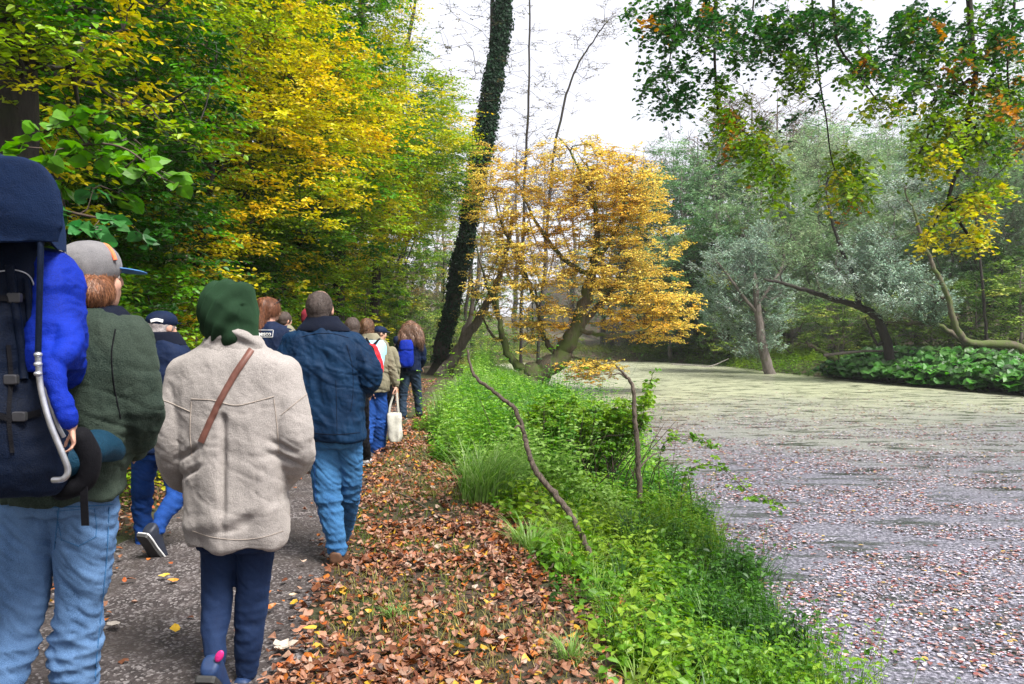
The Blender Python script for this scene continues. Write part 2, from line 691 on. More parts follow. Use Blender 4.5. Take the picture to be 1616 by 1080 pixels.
def sprays(geo, tw, A, D, col, ntw=5, tl=.5, nl=10, L=.06, wid=.6, droop=.12, tilt=.35, spread=1.2, elev=.05, six=True, nine=False, tr=.0025, down=0, fan=45):
    """leafy twigs fanned about each point; colours (n,3) per point"""
    n = len(A)
    if n == 0: return
    az0 = np.arctan2(D[:, 1], D[:, 0])
    az = (az0[:, None] + rng.uniform(-spread, spread, (n, ntw))).ravel()
    el = rng.normal(elev, .18, n * ntw) - down
    ln = rng.uniform(.45, 1.0, n * ntw) * tl
    d = np.stack([np.cos(az) * np.cos(el), np.sin(az) * np.cos(el), np.sin(el)], -1)
    st = np.repeat(A, ntw, 0) - d * (ln * .25)[:, None] + rng.normal(0, tl * .10, (n * ntw, 3))
    cc = np.repeat(col, ntw, 0)
    ed = st + d * ln[:, None]
    ed[:, 2] -= droop * ln
    if tw is not None:
        s1 = unit(np.cross(d, [0, 0, 1.0])) * tr
        s2 = np.cross(unit(s1), d) * tr
        V = np.stack([st + s1, st - s1, st + s2 * 1.6, ed + s1 * .4, ed - s1 * .4, ed + s2 * .6], 1)
        b = np.arange(len(st))[:, None] * 6
        F = np.concatenate([b + np.array([0, 1, 4, 3]), b + np.array([1, 2, 5, 4]), b + np.array([2, 0, 3, 5])])
        tw.add(V, F, (.045, .028, .018))
    t = (np.arange(nl)[None, :] + rng.random((len(st), nl))) / nl
    P = st[:, None, :] + d[:, None, :] * (ln[:, None] * t)[..., None]
    P[..., 2] -= droop * ln[:, None] * t ** 2
    sgn = np.where(np.arange(nl) % 2 == 0, 1, -1)[None, :] * np.ones((len(st), 1))
    a2 = az[:, None] + sgn * np.radians(rng.normal(fan, 15, sgn.shape))
    e2 = rng.normal(-.15 - down, .3, sgn.shape)
    dl = np.stack([np.cos(a2) * np.cos(e2), np.sin(a2) * np.cos(e2), np.sin(e2)], -1).reshape(-1, 3)
    N = len(dl)
    nr = np.array([0, 0, 1.0]) + rng.normal(0, tilt, (N, 3))
    C = np.repeat(cc, nl, 0) * (1 + .22 * (rng.random((N, 1)) * 2 - 1)) * (1 + .07 * rng.normal(0, 1, (N, 3)))
    if nine: leafgeo9(geo, P.reshape(-1, 3), dl, nr, L * rng.uniform(.6, 1.15, N), wid * rng.uniform(.85, 1.15, N), np.clip(C, .003, .9), .25, rng.uniform(-.25, .05, N), .03)
    else: leafgeo(geo, P.reshape(-1, 3), dl, nr, L * rng.uniform(.6, 1.15, N), wid * rng.uniform(.85, 1.15, N), np.clip(C, .003, .9), six=six)


def ell(n, c, r, shell=.35):
    """points through an ellipsoid, biased to its outer part"""
    d = unit(rng.normal(size=(n, 3)))
    rr = rng.random(n) ** shell
    return np.asarray(c) + d * rr[:, None] * np.asarray(r)


def pick(pal, key):
    """palette by a 0..1 key, blended"""
    pal = np.asarray(pal, float)
    k_ = np.clip(key, 0, .999) * (len(pal) - 1)
    a = np.floor(k_).astype(int)
    f = (k_ - a)[:, None]
    f = smooth((f - .25) / .5)
    return pal[a] * (1 - f) + pal[np.minimum(a + 1, len(pal) - 1)] * f


def tree(name, label, cat, sk, ends, A, col, mats, leaf_kw, group=None, rtip=.006, pw=.5, twigs=True, base=None, split=True):
    """one tree: Empty at the base > trunk, branches, crown"""
    sk.finish(rtip, pw)
    root = empty(name, base if base is not None else tuple(sk.P[0]), label, cat, group)
    sk.geo().build('trunk', mats[0], root, True)
    D = np.array([sk.T[e] for e in ends])
    lf = Geo()
    sprays(lf, lf if twigs else None, A, D, col, **leaf_kw)
    lf.build('crown', mats[2], root)
    return root


PS = [(.04, .15, .010), (.10, .27, .012), (.24, .40, .02), (.52, .52, .03)]
GREEN = [(.035, .085, .008), (.07, .15, .012), (.12, .22, .012), (.2, .29, .015)]
YEL = [(.38, .31, .012), (.62, .36, .012), (.68, .30, .015)]

# ------------------------------------------------------------------ the wall of trees left of the path
SIL = np.array([(-400, 630), (0, 655), (60, 665), (120, 715), (180, 742), (260, 742), (320, 722), (370, 700), (410, 640), (440, 590), (480, 560), (520, 545), (600, 540)], float)


def wall_keep(A, fuzz=14):
    px, py = proj(A)
    lim = np.interp(py, SIL[:, 0], SIL[:, 1]) + rng.normal(0, fuzz, len(A)) - 8
    keep = (px < lim) & (A[:, 2] > height(A[:, 0], A[:, 1]) + .25)
    # the walking room over the path stays free
    keep &= ~((A[:, 0] > path_x(A[:, 1]) - .95) & (A[:, 2] < 2.6 + .035 * A[:, 1]))
    keep &= np.hypot(A[:, 0], A[:, 1]) > 2.3
    return keep


def wall_tree(name, label, x, y, rad, h, lean, env, n, size, pal, off, kw, amp=1.5, layered=.0, mat='leaf', bark='bark_dark'):
    z = gz(x, y)
    sk = Skel()
    top = np.array([x + lean[0], y + lean[1], z + h])
    mid = np.array([x + lean[0] * .25, y + lean[1] * .3, z + h * .45])
    sk.limb([(x, y, z), mid, top], [rad, rad * .7, rad * .25], wob=.03)
    A = np.vstack([ell(int(n * f), c, r) for c, r, f in env])
    if layered:
        A[:, 2] = np.round(A[:, 2] / layered) * layered + rng.normal(0, .08, len(A))
    A = A[wall_keep(A)]
    ends = sk.attract(A, step=.5, up=.12)
    key = (vnoise(A, .75) - .5) * amp + (vnoise(A, 2.4) - .5) * .7 + off
    col = pick(pal, key)
    kww = dict(ntw=6, tl=.65, nl=11, L=size, wid=.62)
    kww.update(kw)
    return tree(name, label, 'tree', sk, ends, A, col, (M[bark], M['twig'], M[mat]), kww)


PA = [(.012, .06, .005), (.03, .14, .008), (.09, .26, .010), (.24, .36, .012), (.55, .50, .014), (.66, .47, .012)]
PB = [(.03, .10, .006), (.08, .19, .010), (.26, .37, .012), (.54, .50, .014), (.66, .49, .014)]

wall_tree('hornbeam_tree', 'big dark trunked tree at the left edge above the child carrier, green and yellow leaves', -3.04, 4.9, .19, 7.5, (-.1, -.2),
          [((-3.5, 6.0, 3.7), (1.5, 1.5, 1.5), 1.0), ((-2.85, 4.5, 3.4), (.5, .35, .5), .16), ((-4.6, 5.2, 2.0), (1.3, 1.6, 1.4), .5)], 230, .062, PA, .42, dict(tl=.5, nl=10), amp=1.6)
wall_tree('hornbeam_tree', 'green tree with golden sprays behind the grey capped man, left of the path', -5.0, 8.6, .15, 9, (.5, 0),
          [((-4.5, 8.6, 5.2), (2.0, 2.2, 3.0), 1.0), ((-4.6, 8.6, 2.2), (1.4, 2.2, 1.8), .6)], 420, .074, PA, .50, dict(), amp=1.7)
wall_tree('hornbeam_tree', 'yellow tree with orange sprays over the hikers in the middle of the left trees', -4.7, 11.8, .13, 9.5, (.8, 0),
          [((-3.9, 11.8, 4.6), (1.9, 2.0, 2.2), 1.0), ((-4.4, 12, 8), (2.0, 2.0, 2.4), .5), ((-4.5, 11.8, 2.2), (1.2, 2.2, 1.6), .5)], 400, .072, PB, .46, dict(), amp=1.5, layered=.45)
wall_tree('linden_tree', 'leafy green tree with pale yellow tips standing close beyond the yellow sprays', -4.6, 15.5, .16, 11, (.6, 0),
          [((-3.9, 15.5, 5.0), (2.1, 2.3, 2.6), 1.0), ((-4.6, 15.5, 2.4), (1.2, 2.4, 1.9), .4), ((-4.4, 15.5, 9.2), (2.2, 2.5, 2.8), .7)], 480, .092, PA, .50, dict(tl=.8), amp=1.3)
wall_tree('hornbeam_tree', 'olive yellow tree arching over the path against the sky', -4.4, 20, .17, 12, (.9, 0),
          [((-3.0, 20, 6.0), (2.3, 2.6, 2.3), 1.0), ((-4.7, 19.6, 2.9), (1.3, 2.6, 2.2), .45), ((-4.4, 20, 9.6), (2.3, 2.6, 3.0), .7)], 520, .082, PB, .58, dict(tl=.85, nl=11), amp=1.1, layered=.5)
wall_tree('hornbeam_tree', 'farther olive tree reaching over the path toward the ivy covered trunk', -4.6, 26, .17, 13, (1.6, 0),
          [((-2.6, 26, 6.6), (2.4, 2.4, 2.3), 1.0), ((-4.7, 25.5, 2.9), (1.2, 2.8, 2.3), .5), ((-4.6, 26, 10), (3, 2.6, 3.5), .7)], 430, .085, PB, .48, dict(tl=1.0, nl=12), amp=1.0, layered=.6)

# leafy shrubs along the left edge of the path
SHR = [(-3.75, 5.6, 1.25, .9, .050, .45, 'low dark green shrub behind the grey capped man'),
       (-3.9, 7.4, 1.6, 1.1, .058, .55, 'yellow green shrub left of the hooded woman at head height'),
       (-3.9, 9.6, 1.9, 1.2, .062, .42, 'bright green shrub right of the dark green hood'),
       (-4.1, 12.2, 2.1, 1.3, .07, .40, 'big leaved green shrub behind the woman in the dark vest'),
       (-4.2, 15.4, 2.9, 1.4, .08, .55, 'yellowish shrub behind the balding man'),
       (-4.4, 19.5, 3.0, 1.6, .085, .62, 'pale yellow green shrub near the far end of the walking group'),
       (-4.6, 24.5, 3.2, 1.8, .09, .66, 'pale golden shrub at the far end of the path'),
       (-4.4, 30, 3.6, 2.0, .10, .60, 'tall yellow green shrub closing the view along the path')]
for x, y, hh, r, size, off, lab in SHR:
    z = gz(x, y)
    sk = Skel()
    sk.limb([(x, y, z), (x + .05, y, z + hh * .4), (x + .1, y, z + hh * .8)], [.04, .03, .012])
    for q in range(5):
        a = rng.uniform(0, 6.28)
        sk.limb([(x, y, z), (x + .3 * r * math.cos(a), y + .3 * r * math.sin(a), z + hh * .5), (x + .6 * r * math.cos(a), y + .6 * r * math.sin(a), z + hh * .95)], [.025, .018, .008], parent=0)
    A = ell(150, (x, y, z + hh * .58), (r, r * 1.15, hh * .62), .45)
    A = A[(A[:, 2] > z + .12) & (A[:, 0] < path_x(A[:, 1]) - .9)]
    ends = sk.attract(A, step=.25)
    key = (vnoise(A, 1.2) - .5) * 1.0 + (vnoise(A, 3) - .5) * .5 + off
    tree('leafy_shrub', lab, 'shrub', sk, ends, A, pick(PS, key), (M['twig'], M['twig'], M['leaf']),
         dict(ntw=6, tl=.36, nl=8, L=size, wid=.75, spread=2.2, elev=.1), group='shrubs along the left edge of the path', rtip=.004)

# lime sapling with large leaves in the foreground, left
sk = Skel()
b0 = (-2.95, 3.5, gz(-2.95, 3.5))
sk.limb([b0, W(-60, 420, 3.4), W(0, 330, 3.3), W(80, 250, 3.2)], [.03, .022, .016, .009])
sk.limb([W(40, 285, 3.25), W(110, 235, 3.15), W(190, 232, 3.1), W(262, 285, 3.05)], [.008, .006, .004, .002], 'near')
sk.limb([W(20, 310, 3.28), W(110, 335, 3.15), W(200, 352, 3.1)], [.008, .006, .002], 'near')
sk.limb([W(40, 285, 3.25), W(100, 205, 3.2), W(165, 195, 3.15), W(235, 235, 3.1)], [.007, .005, .004, .002], 'near')
A, colr = [], []
for (px, py, k_) in [(110, 232, 0), (150, 215, 0), (150, 250, 0), (190, 225, 0), (190, 262, 0), (225, 235, 0), (225, 275, 0), (258, 285, 0), (75, 262, 0), (105, 285, 0), (60, 300, 1),
                     (110, 335, 1), (150, 343, 1), (195, 350, 1), (215, 372, 1), (35, 230, 0), (100, 190, 0), (150, 188, 0), (70, 215, 0), (20, 255, 0), (130, 300, 1), (235, 245, 0), (170, 300, 0)]:
    for _ in range(1):
        A.append(W(px + rng.normal(0, 9), py + rng.normal(0, 7), 3.12 + rng.normal(0, .08)))
        colr.append((.085, .24, .010) if k_ == 0 else (.05, .20, .05))
A = np.array(A); colr = np.array(colr)
ends = sk.attract(A, step=.12, up=.05)
tree('lime_sapling', 'sapling with large bright green leaves hanging beside the canopy of the child carrier', 'sapling', sk, ends, A, colr,
     (M['twig'], M['twig'], M['leaf']), dict(nine=True, ntw=3, tl=.10, nl=3, L=.072, wid=.85, spread=1.6, tilt=.75, droop=.3, elev=-.1), rtip=.0028)

# ------------------------------------------------------------------ the golden tree leaning over the pond
sk = Skel()
YT = 25.0
G = lambda a, dy=0: W(a[0], a[1], YT + dy)
pxm = YT / FPX
main = [(828, 612), (848, 588), (882, 566), (905, 528), (920, 480), (934, 430), (941, 375), (938, 310), (925, 255)]
sk.limb([G(p) for p in main], [r * pxm for r in (24, 19, 15, 12, 9.5, 7, 5, 3, 1.6)], wob=.03)
for pts, r0, dy in [([(842, 592), (812, 575), (798, 545), (786, 500), (782, 455)], 8, -.4), ([(884, 566), (862, 540), (850, 500), (845, 450)], 5, .6),
                    ([(908, 522), (950, 478), (985, 425), (1005, 380)], 6, .7), ([(926, 468), (985, 450), (1040, 440)], 4, -.6),
                    ([(938, 420), (975, 360), (990, 300), (1000, 250)], 4, .3), ([(930, 300), (900, 240), (880, 215)], 2.5, -.5),
                    ([(934, 440), (880, 400), (840, 340), (815, 280)], 4.5, .4), ([(786, 500), (765, 440), (750, 380)], 3, -.8),
                    ([(842, 470), (820, 410), (790, 350), (775, 290)], 3.5, .5), ([(912, 520), (960, 530), (1020, 520)], 4, -1.0),
                    ([(890, 560), (930, 572), (955, 582)], 2, -.2), ([(798, 545), (770, 520), (755, 480)], 3, .5)]:
    n_ = len(pts)
    sk.limb([G(p, dy * q / (n_ - 1)) for q, p in enumerate(pts)], [r0 * pxm * (1 - .7 * q / (n_ - 1)) for q in range(n_)], 'near', wob=.03)
env = [((915, 300), (120, 95), 210), ((800, 400), (70, 120), 120), ((1000, 430), (85, 120), 190), ((900, 430), (110, 90), 120), ((845, 520), (60, 35), 34), ((775, 300), (48, 70), 55),
       ((1050, 490), (60, 42), 70), ((930, 585), (60, 16), 42), ((985, 310), (75, 75), 110), ((1035, 520), (60, 12), 30)]
A = []
for c, r, n_ in env:
    q = ell(int(n_ * 1.25), (c[0], c[1], 0), (r[0], r[1], 1.6), .5)
    for a in q: A.append(W(a[0], a[1], YT + a[2]))
A = np.array(A)
A[:, 2] = np.where(rng.random(len(A)) < .75, np.round(A[:, 2] / .42) * .42 + rng.normal(0, .05, len(A)), A[:, 2])
A = A[(A[:, 2] > WATER + .12) & (A[:, 2] > height(A[:, 0], A[:, 1]) + .1)]
ends = sk.attract(A, step=.4, up=.12)
key = (vnoise(A, .6) - .5) * 1.2 + .5 + (vnoise(A, 2) - .5) * .5
colr = pick([(.76, .55, .10), (.88, .66, .15), (.90, .61, .12), (.82, .49, .07)], key)
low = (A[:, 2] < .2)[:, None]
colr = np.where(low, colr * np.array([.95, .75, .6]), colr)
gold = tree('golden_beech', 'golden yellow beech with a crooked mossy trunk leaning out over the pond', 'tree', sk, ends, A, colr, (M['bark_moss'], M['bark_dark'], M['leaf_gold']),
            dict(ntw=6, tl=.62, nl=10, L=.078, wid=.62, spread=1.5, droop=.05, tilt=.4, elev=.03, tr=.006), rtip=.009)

# ------------------------------------------------------------------ ivy-clad tree
YI = 27.0
sk = Skel()
pi_ = YI / FPX
tr = [(690, 588), (704, 520), (721, 440), (741, 340), (757, 250), (771, 170), (784, 85), (796, 0), (812, -130), (830, -300)]
sk.limb([W(p[0], p[1], YI) for p in tr], [r * pi_ for r in (14, 11, 8.5, 7.5, 7, 6, 5, 4, 3.5, 2)], wob=.04)
sk.limb([W(771, 160, YI), W(776, 80, YI + .3), W(777, -60, YI + .6), W(776, -200, YI + .8)], [.1, .08, .06, .03], 'near')
A = np.vstack([ell(70, W(760, -190, YI), (3.2, 2.5, 2.8)), np.array([W(rng.uniform(690, 850), rng.uniform(-40, 190), YI + rng.uniform(-1, 1)) for _ in range(60)])])
ends = sk.attract(A, step=.5, up=.05)
colr = pick([(.05, .08, .03), (.08, .10, .03), (.2, .16, .04)], vnoise(A, .5) * 1.2 - .1)
ivy_t = tree('ivy_covered_tree', 'tall leaning trunk wrapped in dark ivy between the path and the pond', 'tree', sk, ends, A, colr, (M['bark_dark'], M['bark_dark'], M['leaf_dull']),
             dict(ntw=4, tl=.6, nl=3, L=.07, wid=.7, spread=2, tr=.006), rtip=.008)
P0 = catmull(np.array([W(p[0], p[1], YI) for p in tr]), 40)
rads = np.interp(np.linspace(0, 1, len(P0)), np.linspace(0, 1, len(tr)), [11, 10, 11.5, 13.5, 14.5, 14, 13, 12, 10, 7]) * pi_
n_ = 36000
q = rng.integers(0, len(P0), n_)
a = rng.uniform(0, 6.283, n_)
dr = np.stack([np.cos(a), np.sin(a), rng.normal(-.2, .3, n_)], -1)
hgt = q / len(P0)
clump = .55 + .75 * vnoise(np.column_stack([P0[q] * 1.0 + dr * .3]), 1.6)
keep = rng.random(n_) < np.clip(.3 + hgt * 3, 0, 1)
pos = P0[q] + dr * (rads[q] * clump * rng.uniform(.6, 1.1, n_))[:, None] + rng.normal(0, .04, (n_, 3))
lf = Geo()
keep &= pos[:, 2] > .4
pos, dr2 = pos[keep], dr[keep]
leafgeo(lf, pos, np.column_stack([rng.normal(0, .6, len(pos)), rng.normal(0, .6, len(pos)), -rng.random(len(pos)) - .2]), dr2 + rng.normal(0, .35, (len(pos), 3)),
        rng.uniform(.06, .12, len(pos)), .85, jitcol((.010, .040, .016), len(pos), .5, .1))
lf.build('ivy', M['leaf_dull'], ivy_t)

# ------------------------------------------------------------------ slender trees by the ivy trunk and beyond
def thin_tree(name, label, line, Y, r0, n, pal, spreadx, leafy, y0=None, mat='bark_dark', L=.07, tl=.7, nl=3, ntw=4, group=None, box=None):
    sk = Skel()
    p = [W(a[0], a[1], Y) for a in line]
    if p[0][2] > gz(p[0][0], p[0][1]) - .05:
        p = [np.array([p[0][0], p[0][1], gz(p[0][0], p[0][1])])] + p
    sk.limb(p, np.linspace(r0, r0 * .25, len(p)), wob=.03)
    A = []
    arr = np.array(line, float)
    for _ in range(n):
        t = rng.uniform(.35, 1)
        k_ = t * (len(arr) - 1)
        c = arr[int(k_)] + (arr[min(int(k_) + 1, len(arr) - 1)] - arr[int(k_)]) * (k_ - int(k_))
        s_ = spreadx * (.4 + .6 * math.sin(math.pi * min(1, t)))
        A.append(W(c[0] + rng.normal(0, s_), c[1] - abs(rng.normal(0, spreadx * .6)), Y + rng.normal(0, spreadx * Y / FPX * .7)))
    A = np.array(A)
    ends = sk.attract(A, step=.5, up=.3)
    colr = pick(pal, vnoise(A, .8))
    return tree(name, label, 'tree', sk, ends, A, colr, (M[mat], M[mat], M['leaf_dull']), dict(ntw=ntw, tl=tl, nl=nl, L=L, wid=.6, spread=1.6, elev=.35, tr=.006), group=group, rtip=.007)


BR = [(.08, .09, .04), (.16, .14, .05), (.25, .17, .06)]
thin_tree('slender_tree', 'thin upright bare stem rising just right of the ivy covered trunk', [(822, 560), (828, 300), (834, 150), (836, 0), (838, -160)], 34, .085, 60, BR, 26, 0)
thin_tree('slender_tree', 'bare dark sapling whose top leans right against the white sky', [(850, 560), (868, 300), (884, 190), (905, 118), (935, 66), (962, 30)], 33, .08, 60, BR, 24, 0)
thin_tree('slender_tree', 'thin stem standing close behind the left side of the golden crown', [(730, 560), (745, 400), (765, 230), (776, 110), (778, -40)], 36, .10, 50, BR, 26, 0)
thin_tree('leaning_tree', 'grey trunk leaning right at the foot of the ivy covered tree', [(700, 590), (728, 545), (758, 500), (782, 455), (800, 390), (812, 320)], 26.3, .22, 40, [(.2, .2, .03), (.45, .32, .03)], 22, 1, mat='bark_grey', nl=6)
thin_tree('leaning_tree', 'second thinner trunk leaning right behind the grey one', [(712, 585), (735, 520), (748, 470), (760, 400), (765, 330)], 28, .13, 30, [(.2, .2, .03), (.4, .3, .03)], 20, 1, mat='bark_grey', nl=5)

# ------------------------------------------------------------------ trees of the surrounding wood: kinds built once, then copied
def proto(name, h, crown, n, pal, kw, lean=0, bark='bark_grey', shape=.4, flat=0, r=.16, limbs=3):
    sk = Skel()
    sk.limb([(0, 0, -.1), (lean * .3, 0, h * .4), (lean, 0, h * .93)], [r, r * .65, r * .12], wob=.06)
    for q in range(limbs):
        a = rng.uniform(0, 6.28)
        zz = h * rng.uniform(.2, .45)
        R_ = crown[0] * .7
        sk.limb([(lean * .3, 0, zz), (lean * .3 + R_ * .5 * math.cos(a), R_ * .5 * math.sin(a), zz + h * .16), (lean * .4 + R_ * math.cos(a), R_ * math.sin(a), zz + h * .4)], [r * .45, r * .3, r * .1], 'near')
    A = ell(n, (lean * .6, 0, h * (1 - crown[2] / 2)), (crown[0], crown[1], h * crown[2] / 2), shape)
    # an uneven outline
    keep = vnoise(A, .55) + .25 * rng.random(n) > .42
    A = A[keep]
    if flat: A[:, 2] = np.round(A[:, 2] / flat) * flat + rng.normal(0, .1, len(A))
    ends = sk.attract(A, step=.7, up=.2)
    sk.finish(.009, .5)
    lf = Geo()
    D = np.array([sk.T[e] for e in ends])
    colr = pick(pal, (vnoise(A, .5) - .5) * 1.5 + .5 + rng.normal(0, .12, len(A)))
    sprays(lf, lf if kw.pop('tw', False) else None, A, D, colr, six=False, **kw)
    return (sk.geo(None, 3).mesh('trunk', True), lf.mesh('crown'), M[bark], h)


PROTO = {
    'blue': proto('blue', 10, (3.0, 3.0, .95), 560, [(.05, .14, .05), (.14, .28, .11), (.27, .41, .20)], dict(ntw=7, tl=.9, nl=11, L=.125, wid=.5, elev=.3, spread=2), shape=.45),
    'feather': proto('feather', 10, (3.2, 3.2, .97), 600, [(.12, .23, .09), (.25, .38, .18), (.42, .52, .31)], dict(ntw=7, tl=1.1, nl=13, L=.13, wid=.28, elev=.6, spread=2.5, droop=.25), shape=.55),
    'green': proto('green', 10, (2.8, 2.8, .9), 360, [(.03, .09, .01), (.07, .17, .014), (.17, .28, .016), (.40, .36, .02)], dict(ntw=7, tl=.9, nl=12, L=.13, wid=.65), bark='bark_dark', flat=.6),
    'pale': proto('pale', 10, (2.3, 2.3, .8), 240, [(.16, .20, .07), (.30, .29, .08), (.48, .36, .10), (.42, .26, .10)], dict(ntw=6, tl=.8, nl=9, L=.11, wid=.6, spread=1.7, tw=True, tr=.008), flat=.5),
    'bare': proto('bare', 10, (1.8, 1.8, .75), 190, [(.20, .17, .10), (.28, .20, .12), (.18, .22, .10)], dict(ntw=6, tl=.9, nl=4, L=.09, wid=.6, elev=.6, spread=1.5, tw=True, tr=.010), bark='bark_grey', r=.13),
    'bush': proto('bush', 3.2, (1.9, 1.9, .98), 210, [(.07, .15, .03), (.16, .26, .04), (.32, .36, .07)], dict(ntw=6, tl=.6, nl=9, L=.11, wid=.5, spread=2.5, elev=.2), r=.05, limbs=5),
}
KNAME = {'blue': ('alder_tree', 'tree'), 'feather': ('willow_tree', 'tree'), 'green': ('forest_tree', 'tree'), 'pale': ('autumn_tree', 'tree'), 'bare': ('sparse_tree', 'tree'), 'bush': ('wild_bush', 'bush')}
used = set()


def place(kind, x, y, h, label, group, rz=None, z=None, sx=1.0):
    t_, c_, bark, h0 = PROTO[kind]
    nm, cat = KNAME[kind]
    root = empty(nm, (x, y, gz(x, y) if z is None else z), label, cat, group)
    s_ = h / h0
    root.scale = (s_ * sx, s_ * sx, s_)
    root.rotation_euler = (0, 0, rng.uniform(0, 6.28) if rz is None else rz)
    for nme, me, mt in (('trunk', t_, bark), ('crown', c_, M['leaf_dull'] if kind != 'pale' else M['leaf_gold'])):
        if not me.materials: me.materials.append(mt)
        o = bpy.data.objects.new(nme, me)
        COL.objects.link(o)
        o.parent = root
    return root


def at(kind, px, Y, top, label, group, sx=1.0):
    x = (px - 808) / FPX * Y
    zt = CAMZ + (520 - top) / FPX * Y
    place(kind, x, Y, zt - gz(x, Y) , label, group, sx=sx)


g1 = 'trees of the wood across the pond'
L_ = {'blue': 'rounded grey green tree in the wood across the pond', 'feather': 'pale feathery willow in the wood across the pond',
      'bare': 'nearly bare brownish tree in the wood across the pond', 'green': 'fresh green tree in the wood across the pond', 'bush': 'low green bush on the far bank under the trees',
      'pale': 'pale golden tree in the wood across the pond'}
for kind, px, Y, top in [
        ('bare', 1015, 66, 222), ('bare', 1062, 64, 208), ('blue', 1040, 62, 250), ('green', 1010, 58, 300), ('blue', 1100, 60, 195), ('blue', 1075, 54, 240), ('bare', 1150, 62, 128),
        ('bare', 1185, 58, 112), ('blue', 1135, 56, 185), ('green', 1120, 50, 330), ('bare', 1225, 60, 120), ('feather', 1240, 55, 175), ('blue', 1290, 60, 165), ('feather', 1330, 56, 170),
        ('feather', 1380, 58, 190), ('bare', 1270, 64, 150), ('bare', 1420, 66, 160), ('blue', 1440, 58, 165), ('feather', 1490, 54, 170), ('blue', 1540, 52, 140), ('feather', 1590, 48, 120), ('blue', 1650, 46, 100),
        ('feather', 1200, 48, 235), ('feather', 1290, 46, 215), ('feather', 1365, 44, 235), ('feather', 1450, 43, 215), ('blue', 1520, 41, 200), ('feather', 1600, 38, 180), ('blue', 1690, 36, 160),
        ('green', 1100, 52, 390), ('bush', 1035, 53, 520), ('bush', 1075, 51, 505), ('bush', 1110, 49, 510), ('bush', 1000, 55, 525), ('green', 1150, 46, 400),
        ('bush', 1160, 45, 480), ('bush', 1250, 41, 470), ('bush', 1330, 39, 455), ('bush', 1400, 37, 470), ('bush', 1470, 36, 440), ('bush', 1540, 34, 430), ('bush', 1610, 32, 400), ('green', 1580, 36, 330),
        ('feather', 1180, 52, 300), ('feather', 1245, 50, 300), ('blue', 1130, 48, 300), ('feather', 1320, 42, 320), ('feather', 1410, 41, 300), ('feather', 1500, 39, 300), ('blue', 1560, 37, 280), ('feather', 1400, 47, 250), ('blue', 1060, 50, 350), ('green', 1030, 54, 400), ('bush', 960, 56, 530), ('bush', 905, 55, 525), ('bush', 850, 54, 520)]:
    at(kind, px, Y, top, L_[kind], g1, 1.15 if kind == 'bush' else 1.0)
for kind, px, Y, top in [('feather', 1640, 75, 60), ('green', 1480, 80, 200), ('green', 1380, 80, 220), ('green', 1250, 82, 200), ('green', 1130, 84, 230), ('green', 1020, 86, 260), ('green', 1560, 78, 190)]:
    at(kind, px, Y, top, 'tall tree at the back of the wood across the pond', 'back row of trees across the pond')

g2 = 'trees beyond the end of the pond'
for kind, px, Y, top in [('bare', 985, 64, 245), ('bare', 950, 60, 225), ('bare', 905, 66, 215), ('bare', 860, 60, 210), ('bare', 815, 64, 205), ('bare', 700, 60, 250), ('bare', 665, 62, 262), ('bare', 640, 58, 275),
                         ('bare', 612, 56, 290), ('blue', 965, 56, 330), ('pale', 905, 58, 400), ('green', 840, 58, 430), ('pale', 760, 52, 420), ('pale', 640, 44, 370), ('green', 700, 40, 390), ('pale', 600, 38, 390),
                         ('pale', 668, 36, 420), ('pale', 630, 33, 425), ('pale', 590, 35, 400), ('bush', 640, 34, 450), ('bush', 600, 32, 455), ('bush', 680, 36, 470), ('pale', 575, 48, 340), ('bush', 720, 34, 500), ('bush', 655, 31, 495), ('bush', 610, 28, 500), ('bush', 575, 33, 480), ('bush', 770, 38, 500), ('bush', 800, 50, 515),
                         ('green', 745, 46, 330), ('pale', 690, 50, 340), ('bush', 740, 44, 480)]:
    lab = {'bare': 'thin bare grey tree beyond the end of the pond', 'pale': 'pale golden tree beyond the end of the path', 'green': 'green leafy tree beyond the end of the pond',
           'bush': 'loose bush growing beyond the end of the path', 'blue': 'rounded grey green tree beyond the end of the pond'}[kind]
    at(kind, px, Y, top, lab, g2)

g3 = 'trees in the dark wood behind the left row'
for x, y, h in [(-7.4, 5.5, 8), (-8.2, 8.5, 10), (-7.2, 11.5, 10), (-8.0, 15, 11), (-7.4, 19, 12), (-8.2, 23.5, 12.5), (-7.8, 28.5, 12), (-7.2, 34, 12), (-10.5, 9, 12), (-11, 13.5, 13), (-11, 19, 13), (-11.5, 26, 14),
                (-5.6, 33, 9), (-10.5, 34, 13), (-6.6, 41, 12), (-12, 42, 14), (-14, 16, 12), (-14.5, 24, 13), (-6.0, 8.0, 6), (-5.9, 10.6, 6.5), (-6.2, 14, 7.5)]:
    place('green', x, y, h, 'shaded green tree deep in the wood behind the row beside the path', g3)

